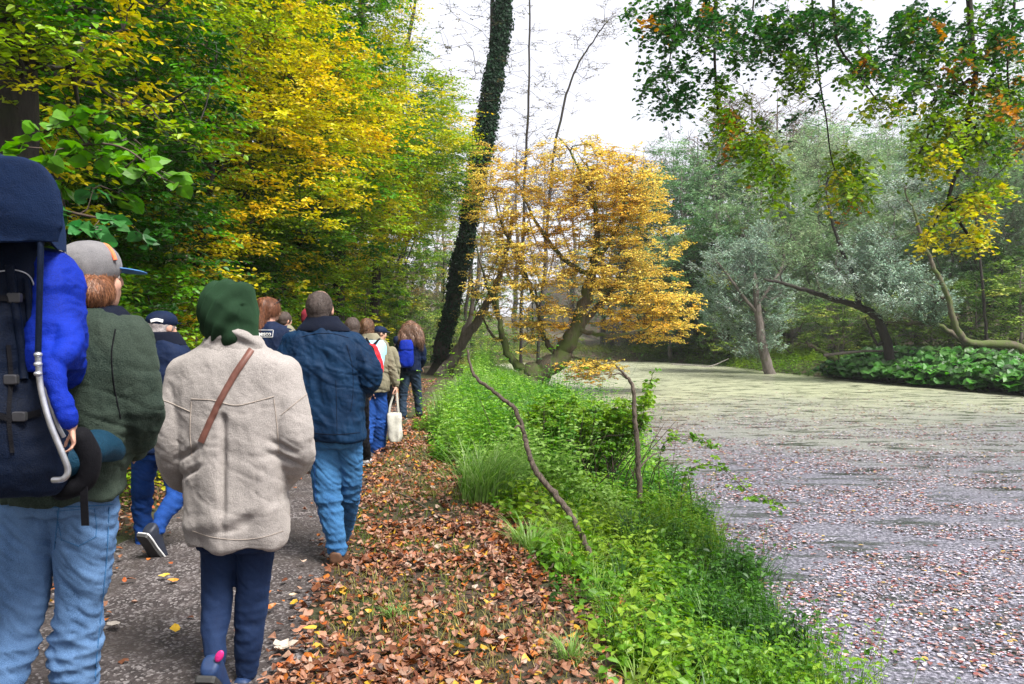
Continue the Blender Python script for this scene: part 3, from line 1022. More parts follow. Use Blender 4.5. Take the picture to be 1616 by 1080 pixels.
# ------------------------------------------------------------------ single trees on the far bank
def willow(name, label, limbs, envs, Y, pal, L=.12, bark='bark_grey', wid=.26, nl=14, ntw=7, tl=.8, group=None, elev=.7, mat='leaf_dull'):
    sk = Skel()
    for q, (pts, r0, r1) in enumerate(limbs):
        P_ = [W(p[0], p[1], Y + (p[2] if len(p) > 2 else 0)) for p in pts]
        if q == 0: P_[0][2] = min(P_[0][2], gz(P_[0][0], P_[0][1]))
        sk.limb(P_, np.linspace(r0, r1, len(pts)) * .78, -1 if q == 0 else 'near', wob=.018)
    A = []
    for cx, cy, rx, ry, n_ in envs:
        for a in ell(n_, (cx, cy, 0), (rx, ry, max(rx, ry) * Y / FPX * .9), .5): A.append(W(a[0], a[1], Y + a[2] + .8))
    A = np.array(A)
    A = A[A[:, 2] > height(A[:, 0], A[:, 1]) + .5]
    ends = sk.attract(A, step=.5, up=.15)
    colr = pick(pal, (vnoise(A, .7) - .5) * 1.6 + .5)
    return tree(name, label, 'tree', sk, ends, A, colr, (M[bark], M[bark], M[mat]), dict(ntw=ntw, tl=tl, nl=nl, L=L, wid=wid, spread=1.4, elev=elev, tr=.006, fan=25), group=group, rtip=.008)


SILV = [(.20, .33, .22), (.34, .47, .36), (.55, .66, .58)]
willow('silver_willow', 'silvery willow with a short grey trunk at the water edge across the pond', [([(1216, 586), (1203, 545), (1196, 490), (1190, 430)], .34, .14), ([(1198, 500), (1160, 450), (1130, 410)], .12, .05), ([(1195, 480), (1230, 430), (1240, 390)], .12, .05)],
       [(1165, 430, 70, 60, 170), (1200, 395, 45, 45, 80), (1225, 460, 40, 70, 80), (1150, 490, 60, 50, 90), (1190, 540, 50, 30, 50)], 36.5, SILV)
willow('leaning_willow', 'dark willow leaning left low over the far bank with one upright limb', [([(1412, 558), (1392, 515), (1370, 490), (1320, 474), (1262, 455), (1205, 440)], .26, .06), ([(1357, 484), (1348, 440), (1328, 395), (1313, 350), (1304, 305)], .15, .05), ([(1385, 545), (1372, 520), (1365, 500)], .08, .03)],
       [(1300, 260, 60, 50, 90), (1260, 400, 50, 40, 50), (1330, 330, 50, 40, 50)], 31, [(.16, .30, .14), (.28, .42, .22), (.42, .52, .34)], nl=9, bark='bark_dark')
willow('leaning_willow', 'mossy willow lying along the far bank at the right edge before bending up', [([(1660, 552), (1600, 546), (1545, 543), (1520, 535), (1505, 505), (1496, 470), (1475, 425), (1458, 385), (1440, 325)], .23, .06)],
       [(1420, 455, 75, 50, 150), (1380, 400, 50, 45, 80), (1470, 485, 45, 28, 50), (1330, 440, 35, 30, 30), (1440, 290, 60, 60, 60)], 29.5, SILV, bark='bark_moss')
willow('young_willow', 'thin upright tree among the willows near the right edge of the far bank', [([(1562, 548), (1553, 480), (1546, 400), (1540, 330), (1545, 250)], .09, .03)], [(1545, 280, 45, 80, 70), (1600, 350, 40, 60, 50)], 31, [(.09, .15, .09), (.16, .22, .13)], nl=9, bark='bark_dark')

# fallen and leaning boughs on the far bank
def bough(name, label, pts, Y, r0, r1, mat='bark_moss', forks=(), cat='branch', group=None, parent=None):
    g = Geo()
    P_ = catmull([W(p[0], p[1], Y + (p[2] if len(p) > 2 else 0)) for p in pts], 8)
    P_[1:-1] += rng.normal(0, r0 * .22, (len(P_) - 2, 3))
    g.add(*tube(P_, np.linspace(r0, r1, len(P_)), 9, .15))
    for fp, a, b_ in forks:
        Q = catmull([W(p[0], p[1], Y + (p[2] if len(p) > 2 else 0)) for p in fp], 6)
        Q[1:-1] += rng.normal(0, a * .2, (len(Q) - 2, 3))
        g.add(*tube(Q, np.linspace(a, b_, len(Q)), 7, .1))
    return tag(g.build(name, M[mat], None, True), label, cat, group)


bough('mossy_bough', 'mossy forked bough leaning from the far bank toward the water', [(1335, 585), (1318, 568), (1295, 555), (1272, 540)], 33, .14, .05, forks=[([(1330, 580), (1312, 572), (1292, 572)], .07, .03), ([(1325, 575), (1322, 550), (1330, 530)], .05, .02)])
bough('fallen_bough', 'long thin dead bough lying across the far bank grass', [(1300, 561), (1370, 554), (1430, 556), (1470, 552)], 31.5, .06, .03, 'bark_grey')
bough('arching_bough', 'dark bough arching low behind the broad leaves on the far bank', [(1430, 512), (1470, 510), (1500, 525), (1530, 548)], 31, .07, .12, 'bark_moss', forks=[([(1435, 512), (1400, 508), (1370, 520)], .05, .02)])
bough('driftwood', 'pale dead twigs lying at the water edge below the golden branches', [(1100, 582), (1128, 576), (1150, 566)], 43, .04, .02, 'bark_pale', forks=[([(1060, 575), (1100, 577), (1130, 580)], .03, .015)])

# butterbur bed
g = Geo()
n_ = 1500
t = rng.random(n_)
ex = 12.9 + (16.6 - 12.9) * t
ey = 33.2 + (22.0 - 33.2) * t
nx_, ny_ = .95, .32
w_ = rng.random(n_) ** 1.1 * 3.4 - .25
x = ex + nx_ * w_; y = ey + ny_ * w_
z = np.maximum(height(x, y), WATER) + rng.uniform(.25, .75, n_) * np.clip(w_ + .9, .3, 1)
for k_ in range(9):                                          # round leaves as three overlapping lobes
    pass
az = rng.uniform(0, 6.28, n_)
L = rng.uniform(.22, .42, n_)
nr = np.stack([rng.normal(-.35, .35, n_), rng.normal(-.45, .35, n_), np.ones(n_)], -1)
colr = jitcol((.045, .15, .018), n_, .7, .15)
for da in (0, 1.05, -1.05):
    d = np.stack([np.cos(az + da), np.sin(az + da), rng.normal(-.1, .1, n_)], -1)
    leafgeo9(g, np.stack([x, y, z], -1), d, nr, L, 1.1, colr, .25, -.15, .08)
st = np.stack([x, y, z], -1)
o = g.build('butterbur_bed', M['leaf'])
tag(o, 'bed of broad round green leaves covering the far bank', 'ground cover', kind='stuff')

# ------------------------------------------------------------------ overhanging beech, top right
sk = Skel()
YB = 5.6
sk.limb([(1.25, -2.6, gz(1.25, -2.6)), (1.3, -2.5, 1.6), (1.5, -2.1, 3.6), (1.9, -1.2, 5.4), (2.2, .5, 6.6)], [.34, .27, .24, .2, .14])
sk.limb([(1.7, -1.7, 4.6), (2.1, .8, 5.2), (2.4, 3.2, 5.1), (2.7, 5.2, 4.75), (2.6, 7.0, 4.7)], [.13, .10, .075, .05, .02], 'near')
sk.limb([(2.35, 2.8, 5.1), (1.9, 4.2, 4.9), (1.45, 5.6, 4.5)], [.05, .035, .012], 'near')
sk.limb([(2.5, 3.9, 5.0), (3.1, 4.8, 4.8), (3.8, 5.8, 4.6)], [.05, .035, .012], 'near')
HB = [([(1150, -130), (1133, -40), (1128, 80), (1136, 180), (1165, 200), (1205, 240), (1228, 292)], 3.0),
      ([(1290, -130), (1280, -40), (1290, 100), (1304, 190), (1312, 250), (1330, 300)], 2.2),
      ([(1530, -140), (1526, -60), (1533, 60), (1540, 110), (1528, 180), (1522, 240), (1500, 300), (1499, 325), (1522, 362), (1546, 396)], 5.5),
      ([(1529, 125), (1485, 170), (1462, 220), (1440, 262)], 2.6), ([(1525, 185), (1560, 230), (1583, 272)], 2.6),
      ([(1330, -130), (1316, -40), (1320, 60), (1350, 110), (1388, 165)], 3.2), ([(1075, -130), (1062, -40), (1066, 30), (1052, 125)], 2.2), ([(1185, -130), (1190, -40), (1186, 30), (1170, 60)], 2.2),
      ([(1610, -120), (1600, 20), (1590, 110), (1602, 200)], 2.6), ([(1500, 318), (1478, 345), (1470, 380)], 1.8), ([(1640, 200), (1600, 250), (1562, 285)], 2.0)]
for q, (pts, r) in enumerate(HB):
    dz = rng.uniform(-.5, .5) if q not in (3, 4, 9, 10) else 0
    sk.limb([W(p[0], p[1], YB + dz * .3) for p in pts], np.linspace(r, r * .35, len(pts)) * YB / FPX, 'near', wob=.008)
BL = [(1045, 40, 50, 42, 40, 0), (1065, 130, 32, 40, 22, 0), (1110, 40, 40, 50, 26, .1), (1175, 45, 40, 45, 30, 0), (1215, 70, 25, 25, 10, .1), (1150, 185, 26, 26, 16, .5), (1185, 225, 30, 28, 20, .55), (1215, 270, 22, 36, 22, .5),
      (1140, 130, 14, 30, 8, .3), (1260, 40, 45, 45, 26, .1), (1255, 110, 28, 45, 20, .3), (1330, 45, 50, 45, 34, .1), (1350, 110, 45, 26, 18, .3), (1385, 165, 26, 20, 9, .7), (1325, 255, 30, 14, 9, .6), (1345, 292, 34, 28, 26, .6),
      (1440, 50, 60, 55, 46, .05), (1440, 110, 40, 30, 18, .2), (1560, 50, 70, 60, 60, .15), (1500, 130, 40, 50, 24, .35), (1580, 140, 50, 50, 36, .3), (1470, 190, 32, 32, 14, .7), (1515, 210, 40, 40, 26, .6), (1580, 215, 40, 35, 22, .45),
      (1480, 245, 34, 24, 14, .8), (1560, 290, 40, 22, 12, .6), (1545, 315, 34, 14, 12, .8), (1500, 335, 30, 16, 12, .95), (1470, 370, 16, 16, 7, .95), (1550, 372, 28, 10, 9, .95)]
A, kk = [], []
for cx, cy, rx, ry, n_, k_ in BL:
    for _ in range(int(n_ * .95)):
        a = rng.normal(0, .6, 2)
        A.append(W(cx + a[0] * rx, cy + a[1] * ry, YB + rng.normal(0, .28)))
        kk.append(k_ + .08 + rng.normal(0, .16))
for _ in range(150):                                         # the part of the crown above the picture
    A.append(np.array([rng.uniform(.9, 4.6), rng.uniform(2.5, 7.6), rng.uniform(4.3, 5.6) + .0]))
    kk.append(rng.random())
A = np.array(A)
px_, py_ = proj(A)
keep = ~((py_ > 0) & (np.arange(len(A)) >= len(A) - 150))
A = A[keep]; kk = np.array(kk)[keep]
ends = sk.attract(A, step=.14, up=-.05, jit=.08)
colr = pick([(.02, .085, .02), (.035, .12, .016), (.10, .21, .010), (.20, .32, .012), (.50, .46, .02)], kk)
org = rng.random(len(A)) < .03
colr[org] = (.42, .20, .03)
tree('overhanging_beech', 'beech reaching over the pond from the near bank, green sprays hanging from the top right', 'tree', sk, ends, A, colr, (M['bark_dark'], M['bark_dark'], M['leaf']),
     dict(nine=True, ntw=5, tl=.20, nl=7, L=.041, wid=.64, spread=2.6, tilt=.7, droop=.6, elev=-.35, tr=.0012), rtip=.0022)

# ------------------------------------------------------------------ dead stick and post in the bank
def bank_stick(name, label, pts, Y, radii, mat, forks):
    g = Geo()
    P_ = catmull([W(p[0], p[1], Y + p[2]) for p in pts], 9)
    P_[2:-2] += rng.normal(0, .004, (len(P_) - 4, 3))
    rr = np.interp(np.linspace(0, 1, len(P_)), np.linspace(0, 1, len(radii)), radii) * (1 + .12 * (vnoise(P_, 9) - .5) * 2)
    g.add(*tube(P_, rr, 10, .12))
    for fp, a, b_ in forks:
        Q = catmull([W(p[0], p[1], Y + p[2]) for p in fp], 6)
        g.add(*tube(Q, np.linspace(a, b_, len(Q)), 7, .1))
    return tag(g.build(name, M[mat], None, True), label, 'branch')


bank_stick('dead_branch', 'long crooked dead branch stuck in the bank beside the leaf covered path',
           [(938, 905, .0), (930, 872, .03), (905, 820, .1), (882, 788, .2), (845, 742, .3), (832, 705, .38), (826, 680, .45), (812, 645, .5), (775, 615, .55), (748, 592, .62), (738, 552, .7)], 5.75,
           [.023, .023, .023, .022, .022, .020, .018, .017, .015, .013, .008], 'branch',
           [([(826, 678, .45), (818, 672, .44), (812, 676, .42)], .013, .006), ([(846, 744, .3), (838, 738, .3)], .010, .005)])
bank_stick('dead_post', 'dark upright dead stem with a forked tip standing at the water edge', [(1012, 800, 0), (1008, 750, 0), (1006, 700, 0), (1001, 655, .02), (999, 612, .03), (986, 592, .05), (971, 576, .06)], 8.05,
           [.034, .030, .027, .024, .021, .015, .007], 'branch', [([(990, 598, .05), (978, 590, .05), (966, 592, .05)], .012, .005), ([(1008, 740, 0), (1025, 722, .1), (1045, 712, .2)], .012, .004)])
tw = Geo()
for pts, a in [([(625, 782), (650, 795), (690, 810), (725, 812)], .011), ([(688, 772), (700, 790), (714, 812)], .006), ([(690, 812), (720, 828), (745, 830)], .006)]:
    P_ = []
    for p in pts:
        v = (540 - p[1]) / FPX
        Yg = 1.52 * FPX / (p[1] - 520)
        q = W(p[0], p[1], Yg); q[2] = gz(q[0], q[1]) + .03
        P_.append(q)
    tw.add(*tube(catmull(P_, 6), np.linspace(a, a * .4, 19 if len(pts) == 4 else 13), 7, .2))
tag(tw.build('fallen_stick', M['branch'], None, True), 'thin forked stick lying on the fallen leaves beside the path', 'stick')

# ------------------------------------------------------------------ ground cover
def xb(y):
    """where the fallen leaves give way to green plants"""
    y = np.asarray(y, float)
    w_ = vnoise(np.stack([y * 0 + 3, y, y * 0], -1).reshape(-1, 3), 1.5).reshape(y.shape) - .5
    return np.clip(.42 - (y - 4) * .235, -1.35, .6) + w_ * .55


def scatter(n, x0, x1, y0, y1, ypow=1.0):
    y = y0 + (y1 - y0) * rng.random(n) ** ypow
    x = rng.uniform(0, 1, n) * (x1 - x0) + x0
    return x, y


# fallen leaves on land
LIT = np.array([(.18, .065, .03), (.27, .12, .065), (.33, .17, .11), (.13, .04, .018), (.42, .13, .02), (.42, .20, .12), (.55, .32, .03), (.07, .03, .018), (.38, .23, .16), (.48, .36, .28), (.34, .08, .015)])
LP = np.array([.18, .18, .14, .12, .09, .11, .035, .07, .06, .02, .045])


def litter(n, x, y, L, tiltv=.33, lift=.012, pal=LIT, pp=LP):
    N = len(x)
    z = height(x, y) + lift + rng.random(N) * .02 + np.where(np.abs(x - path_x(y)) < .9, .02, 0)
    a = rng.uniform(0, 6.28, N)
    d = np.stack([np.cos(a), np.sin(a), rng.normal(.05, .22, N)], -1)
    nr = np.stack([rng.normal(0, tiltv, N), rng.normal(0, tiltv, N), np.ones(N)], -1)
    c = .88 * pal[rng.choice(len(pal), N, p=pp / pp.sum())] * (1 + .3 * (rng.random((N, 1)) - .5))
    return np.stack([x, y, z], -1), d, nr, L, c


g = Geo()
x, y = scatter(60000, -1.7, 1.1, 2.6, 17, 1.35)
edge = path_x(y) + .80 - .10 * (vnoise(np.stack([x * 0, y, x * 0], -1), 2.2) - .5)
dens = smooth((x - edge + .16) / .24) * (1 - .93 * smooth((x - xb(y) + .3 + .8 * (vnoise(np.stack([x, y, x * 0], -1), 3.1) - .5)) / .8))
grassy = vnoise(np.stack([x, y, x * 0], -1), 2.3)
dens = np.maximum(dens, .10 * (x > edge) * (pond_sd(x, y) > .5))
dens *= np.where(grassy > .51, .3, 1)
k_ = rng.random(len(x)) < dens
x, y = x[k_], y[k_]
P_, d, nr, L, c = litter(0, x, y, rng.uniform(.026, .064, len(x)), .45)
leafgeo9(g, P_, d, nr, L, rng.uniform(.42, .85, len(x)), c, rng.uniform(-.5, .8, len(x)), rng.uniform(-.5, .9, len(x)), .10)
# left of the path
x, y = scatter(12000, -4.6, -2.4, 2.8, 16, 1.2)
k_ = rng.random(len(x)) < smooth((path_x(y) - .72 - x) / .3) * .85
x, y = x[k_], y[k_]
P_, d, nr, L, c = litter(0, x, y, rng.uniform(.036, .07, len(x)))
leafgeo9(g, P_, d, nr, L, .66, c, rng.uniform(-.5, .8, len(x)), rng.uniform(-.5, .8, len(x)), .1)
# scattered on the path
x, y = scatter(5200, -1, 1, 2.7, 24, .9)
x = path_x(y) + x * .88
k_ = rng.random(len(x)) < np.clip(.06 + .5 * np.abs((x - path_x(y)) / .88) ** 3 + .9 * smooth((y - 8.5) / 5), 0, 1)
x, y = x[k_], y[k_]
P_, d, nr, L, c = litter(0, x, y, rng.uniform(.03, .065, len(x)), .2)
leafgeo9(g, P_, d, nr, L, .66, c, rng.uniform(-.3, .8, len(x)), rng.uniform(-.3, .8, len(x)), .1)
tag(g.build('fallen_leaves', M['litter']), 'brown, pink and orange fallen leaves beside the trodden path', 'fallen leaves', kind='stuff')

# a few single leaves that read as things on the path
for px, py, c, L, lab in [(277, 1014, (.65, .40, .03), .085, 'single yellow leaf lying on the path between the jeans and the leggings'), (441, 1037, (.52, .45, .38), .085, 'pale maple leaf lying on the path right of the leggings'),
                          (175, 998, (.42, .38, .34), .10, 'large pale grey leaf on the path left of the yellow leaf'), (500, 1005, (.6, .38, .04), .075, 'bright yellow leaf at the right edge of the path'),
                          (283, 928, (.55, .22, .03), .07, 'orange leaf on the path below the raised shoe'), (250, 922, (.6, .42, .06), .07, 'dull yellow leaf on the path below the raised shoe'),
                          (456, 952, (.6, .45, .3), .05, 'small pale leaf on the path behind the leggings')]:
    Yg = 1.53 * FPX / (py - 520)
    q = W(px, py, Yg); q[2] = gz(q[0], q[1]) + .045
    g = Geo()
    a0 = rng.uniform(0, 6.28)
    lobes = [0, .9, -.9, 1.8, -1.8] if 'maple' in lab else [0]
    for dl in lobes:
        leafgeo9(g, q[None], np.array([[math.cos(a0 + dl), math.sin(a0 + dl), .08]]), np.array([[.1, -.15, 1.0]]), L * (1 if not dl else .8), .62, np.array([c]), .4, .3, .06)
    tag(g.build('fallen_leaf', M['litter']), lab, 'leaf', 'single leaves on the path')

# floating leaves on the pond
g = Geo()
n_ = 110000
y = 3.2 + 24 * rng.random(n_) ** 1.6
x = 1.6 + rng.random(n_) * (y * .68 + .8 - 1.2)
k_ = (pond_sd(x, y) < -.04)
cl = vnoise(np.stack([x, y, x * 0], -1), (.9, 2.0, 1)) + .35 * (vnoise(np.stack([x, y, x * 0], -1), (3, 6, 1)) - .5)
k_ &= rng.random(n_) < np.clip(1.25 - 2.6 * np.maximum(0, cl - .46) * 2, .03, 1) * np.clip(1.25 - (y - 8) / 14, .06, 1) * np.clip((y - 2.6) / 5, .3, 1)
x, y = x[k_], y[k_]
N = len(x)
FP = np.array([(.44, .41, .49), (.27, .26, .35), (.52, .46, .50), (.20, .05, .04), (.14, .03, .03), (.26, .11, .08), (.4, .26, .05), (.10, .06, .06), (.45, .3, .28)])  # pale tones carry painted sky reflection of wet leaves, browns are leaf colour
near_ = np.clip((9 - y) / 5, 0, 1)
base = rng.choice(len(FP), N, p=[.28, .24, .14, .05, .05, .04, .015, .125, .06])
c = FP[base] * (1 + .25 * (rng.random((N, 1)) - .5))
a = rng.uniform(0, 6.28, N)
d = np.stack([np.cos(a), np.sin(a), rng.normal(0, .02, N)], -1)
nr = np.stack([rng.normal(0, .10, N), rng.normal(0, .10, N), np.ones(N)], -1)
sz = np.where(base < 3, rng.uniform(.008, .030, N), rng.uniform(.016, .044, N) * (1 + .0 * y)) * (1 + .04 * y)
leafgeo(g, np.stack([x, y, np.full(N, WATER + .007) + rng.random(N) * .006], -1), d, nr, sz, .7, c, fold=.12)
tag(g.build('floating_leaves', M['float']), 'leaves floating on the pond film', 'floating leaves', kind='stuff')


def herbs(geo, tw, x, y, h, L, col, pairs=5, wid=.6, droop=.1, six=True, lean=.25):
    """small leafy stems standing on the ground"""
    n = len(x)
    z = np.maximum(height(x, y), WATER - .05)
    ln = rng.normal(0, lean, (n, 2)) * h[:, None]
    for q in range(pairs):
        t = (q + 1) / pairs
        px_ = x + ln[:, 0] * t * t; py_ = y + ln[:, 1] * t * t; pz_ = z + h * t
        a = rng.uniform(0, 6.28, n)
        for s_ in (0, math.pi):
            ang = a + s_ + rng.normal(0, .3, n)
            d = np.stack([np.cos(ang), np.sin(ang), rng.normal(.1 - droop, .25, n)], -1)
            nr = np.stack([rng.normal(0, .35, n), rng.normal(0, .35, n), np.ones(n)], -1)
            cc = col * (1 + .3 * (rng.random((n, 1)) - .5))
            leafgeo(geo, np.stack([px_, py_, pz_], -1), d, nr, L * (1.15 - .45 * t) * rng.uniform(.7, 1.1, n), wid, np.clip(cc, .003, .9), six=six)
    if tw is not None:
        P0 = np.stack([x, y, z - .02], -1); P1 = np.stack([x + ln[:, 0], y + ln[:, 1], z + h], -1)
        V = np.stack([P0 + [.002, 0, 0], P0 - [.002, 0, 0], P1 - [.001, 0, 0], P1 + [.001, 0, 0]], 1)
        tw.add(V, np.arange(n)[:, None] * 4 + np.array([0, 1, 2, 3]), np.repeat(col * .7, 4, 0))


def blades(geo, x, y, h, w, col, bend=.6, seg=4, az=None, zoff=0):
    n = len(x)
    z = np.maximum(height(x, y), WATER - .1) - .01 + zoff
    a = rng.uniform(0, 6.28, n) if az is None else az
    out = np.stack([np.cos(a), np.sin(a), a * 0], -1)
    sd = np.stack([-np.sin(a), np.cos(a), a * 0], -1)
    b = bend * rng.uniform(.3, 1.2, n)
    V = []
    for q in range(seg + 1):
        t = q / seg
        c = np.stack([x, y, z], -1) + out * (b * h * t ** 2)[:, None] + np.array([0, 0, 1.0]) * (h * (t - .35 * b * t ** 3))[:, None]
        ww = (w * (1 - t ** 1.8) * .5 + .0004)[:, None]
        V += [c - sd * ww, c + sd * ww]
    V = np.stack(V, 1)
    base = np.arange(n)[:, None] * (2 * (seg + 1))
    F = np.concatenate([base + np.array([2 * q, 2 * q + 1, 2 * q + 3, 2 * q + 2]) for q in range(seg)])
    geo.add(V, F, np.repeat(col, 2 * (seg + 1), 0))


def gcol(n, x, y, pal, f=1.2, off=0.0):
    return pick(pal, (vnoise(np.stack([x, y, x * 0], -1), f) - .5) * 1.5 + .5 + off + rng.normal(0, .15, n))


HG = [(.022, .085, .008), (.05, .16, .010), (.11, .26, .012), (.21, .34, .02)]
# grass among the leaves
g = Geo()
x, y = scatter(60000, -1.5, 1.6, 2.6, 18, 1.3)
gr = vnoise(np.stack([x, y, x * 0], -1), 2.3)
k_ = (x > path_x(y) + .84) & (rng.random(len(x)) < np.where(gr > .50, .95, .16) * np.where(x > xb(y) + .5, .5, 1) * np.where(vnoise(np.stack([x, y, x * 0], -1), 9) > .45, 1, .25)) & (pond_sd(x, y) > .1)
x, y = x[k_], y[k_]
n_ = len(x)
blades(g, x, y, rng.uniform(.02, .085, n_) * (1 + .02 * y), rng.uniform(.0025, .005, n_), gcol(n_, x, y, [(.10, .15, .015), (.17, .25, .02), (.25, .28, .04), (.36, .30, .10)]), .7, 3)
x, y = scatter(9000, -4.4, -2.6, 2.8, 14, 1.2)
k_ = (x < path_x(y) - .85) & (vnoise(np.stack([x, y, x * 0], -1), 1.8) > .5)
x, y = x[k_], y[k_]; n_ = len(x)
blades(g, x, y, rng.uniform(.03, .12, n_), rng.uniform(.003, .006, n_), gcol(n_, x, y, [(.10, .13, .02), (.2, .22, .03), (.32, .27, .08)]), .7, 3)
# reeds and grass at the water line
y = 2.6 + 22 * rng.random(5200) ** 1.3
x = np.interp(y, POND[:20, 1], POND[:20, 0]) - .25 + rng.normal(0, .16, 5200)
k_ = vnoise(np.stack([x, y, x * 0], -1), 1.6) > .46
x, y = x[k_], y[k_]; n_ = len(x)
blades(g, x, y, rng.uniform(.15, .42, n_), rng.uniform(.005, .010, n_), gcol(n_, x, y, HG), .45, 4)
# pale long grass farther along the path
x, y = scatter(16000, -1.3, .6, 12, 26)
k_ = (vnoise(np.stack([x, y, x * 0], -1), .8) > .4) & (x > xb(y) - .1)
x, y = x[k_], y[k_]; n_ = len(x)
blades(g, x, y, rng.uniform(.25, .65, n_), rng.uniform(.006, .011, n_), gcol(n_, x, y, [(.10, .22, .04), (.18, .32, .08), (.26, .38, .14)]), .6, 4)
tag(g.build('grass', M['leaf']), 'grass growing between the fallen leaves and along the bank', 'grass', kind='stuff')

# low green plants on the bank
g, tw = Geo(), Geo()
x, y = scatter(13500, -.6, 2.3, 2.6, 9, 1.1)
k_ = (rng.random(len(x)) < smooth((x - xb(y) + .15 + 1.0 * (vnoise(np.stack([x, y, x * 0], -1), 3.1) - .5)) / .8)) & (pond_sd(x, y) > .02)
x, y = x[k_], y[k_]; n_ = len(x)
dd = pond_sd(x, y)
cl = vnoise(np.stack([x, y, x * 0], -1), 2.1)
cl2 = vnoise(np.stack([x + 40, y, x * 0], -1), 5.5)
h = rng.uniform(.05, .15, n_) * (1 + 1.2 * smooth((1.2 - dd) / 1.0)) * (.45 + 1.6 * cl ** 2 + .5 * cl2)
k_ = rng.random(n_) < .10 + 1.3 * cl2
x, y, h, cl2 = x[k_], y[k_], h[k_], cl2[k_]; n_ = len(x)
a_ = cl2 > .5
herbs(g, g, x[a_], y[a_], h[a_], .052, gcol(a_.sum(), x[a_], y[a_], HG, off=-.1), 4, .8, .25)
a_ = ~a_
herbs(g, g, x[a_], y[a_], h[a_] * 1.2, .034, gcol(a_.sum(), x[a_], y[a_], HG, off=.2), 6, .5)
# coarse clumps of long blades and broader leaved weeds through the bank
cx_, cy_ = scatter(230, -.1, 2.0, 3.4, 13)
k_ = (cx_ > xb(cy_) + .1) & (pond_sd(cx_, cy_) > .15)
cx_, cy_ = cx_[k_], cy_[k_]
nb = 26
x = np.repeat(cx_, nb) + rng.normal(0, .05, len(cx_) * nb); y = np.repeat(cy_, nb) + rng.normal(0, .05, len(cx_) * nb)
n_ = len(x)
hh = np.repeat(rng.uniform(.14, .38, len(cx_)), nb) * rng.uniform(.5, 1.1, n_)
blades(g, x, y, hh, rng.uniform(.005, .010, n_), pick([(.03, .10, .01), (.09, .22, .02), (.22, .34, .06)], np.repeat(rng.random(len(cx_)), nb)), .9, 5, np.arctan2(y - np.repeat(cy_, nb), x - np.repeat(cx_, nb)) + rng.normal(0, .4, n_))
x, y = scatter(900, -.3, 2.1, 3.0, 10)
k_ = (x > xb(y)) & (pond_sd(x, y) > .1) & (vnoise(np.stack([x, y, x * 0], -1), 1.5) > .45)
x, y = x[k_], y[k_]; n_ = len(x)
herbs(g, g, x, y, rng.uniform(.12, .34, n_), .085, gcol(n_, x, y, HG, off=.1), 4, .75, .3)
# nettles and taller growth farther on
x, y = scatter(15000, -1.5, 2.4, 7.5, 30, 1.0)
k_ = (x > xb(y) + .05) & (pond_sd(x, y) > .05) & (rng.random(len(x)) < .95)
x, y = x[k_], y[k_]; n_ = len(x)
h = (.10 + .95 * vnoise(np.stack([x, y, x * 0], -1), 1.1) ** 1.6 + .16 * vnoise(np.stack([x, y, x * 0], -1), 3.5)) * smooth((x - xb(y) + .25) / .9) * (1 - .25 * smooth((.8 - pond_sd(x, y)) / .8)) + .06
h = np.where((y < 8.8) & (x > .7), h * .35, h)
h = np.where((y > 17) & (x > -.7), np.minimum(h, .32), h)
herbs(g, g, x, y, h * rng.uniform(.55, 1.25, n_), .070, gcol(n_, x, y, [(.03, .13, .01), (.10, .28, .02), (.20, .40, .03), (.28, .46, .10)], 1.3), 6, .6)
# green undergrowth on the far bank and beyond the path's end
x = rng.uniform(8, 24, 16000); y = rng.uniform(20, 56, 16000)
dd = pond_sd(x, y)
k_ = (dd > .05) & (dd < 6)
x, y = x[k_], y[k_]; n_ = len(x)
herbs(g, None, x, y, rng.uniform(.2, .6, n_), .15, gcol(n_, x, y, [(.06, .13, .015), (.12, .24, .02), (.2, .32, .03)], .4), 4, .5, six=False)
x = rng.uniform(-9, 10, 12000); y = rng.uniform(27, 60, 12000)
dd = pond_sd(x, y)
k_ = (dd > .05) & (np.abs(x - path_x(y)) > .7)
x, y = x[k_], y[k_]; n_ = len(x)
herbs(g, None, x, y, rng.uniform(.15, .5, n_), .14, gcol(n_, x, y, [(.08, .12, .02), (.16, .22, .03), (.26, .26, .06)], .4), 4, .5, six=False)
# forest floor left of the path
x = rng.uniform(-8, -2.6, 8000); y = rng.uniform(3, 26, 8000)
k_ = x < path_x(y) - 1.0
x, y = x[k_], y[k_]; n_ = len(x)
herbs(g, None, x, y, rng.uniform(.08, .3, n_), .07, gcol(n_, x, y, [(.04, .09, .01), (.09, .16, .015), (.2, .22, .02)], .8), 3, .6)
tag(g.build('green_ground_cover', M['leaf']), 'nettles and low green plants covering the bank', 'ground cover', kind='stuff')

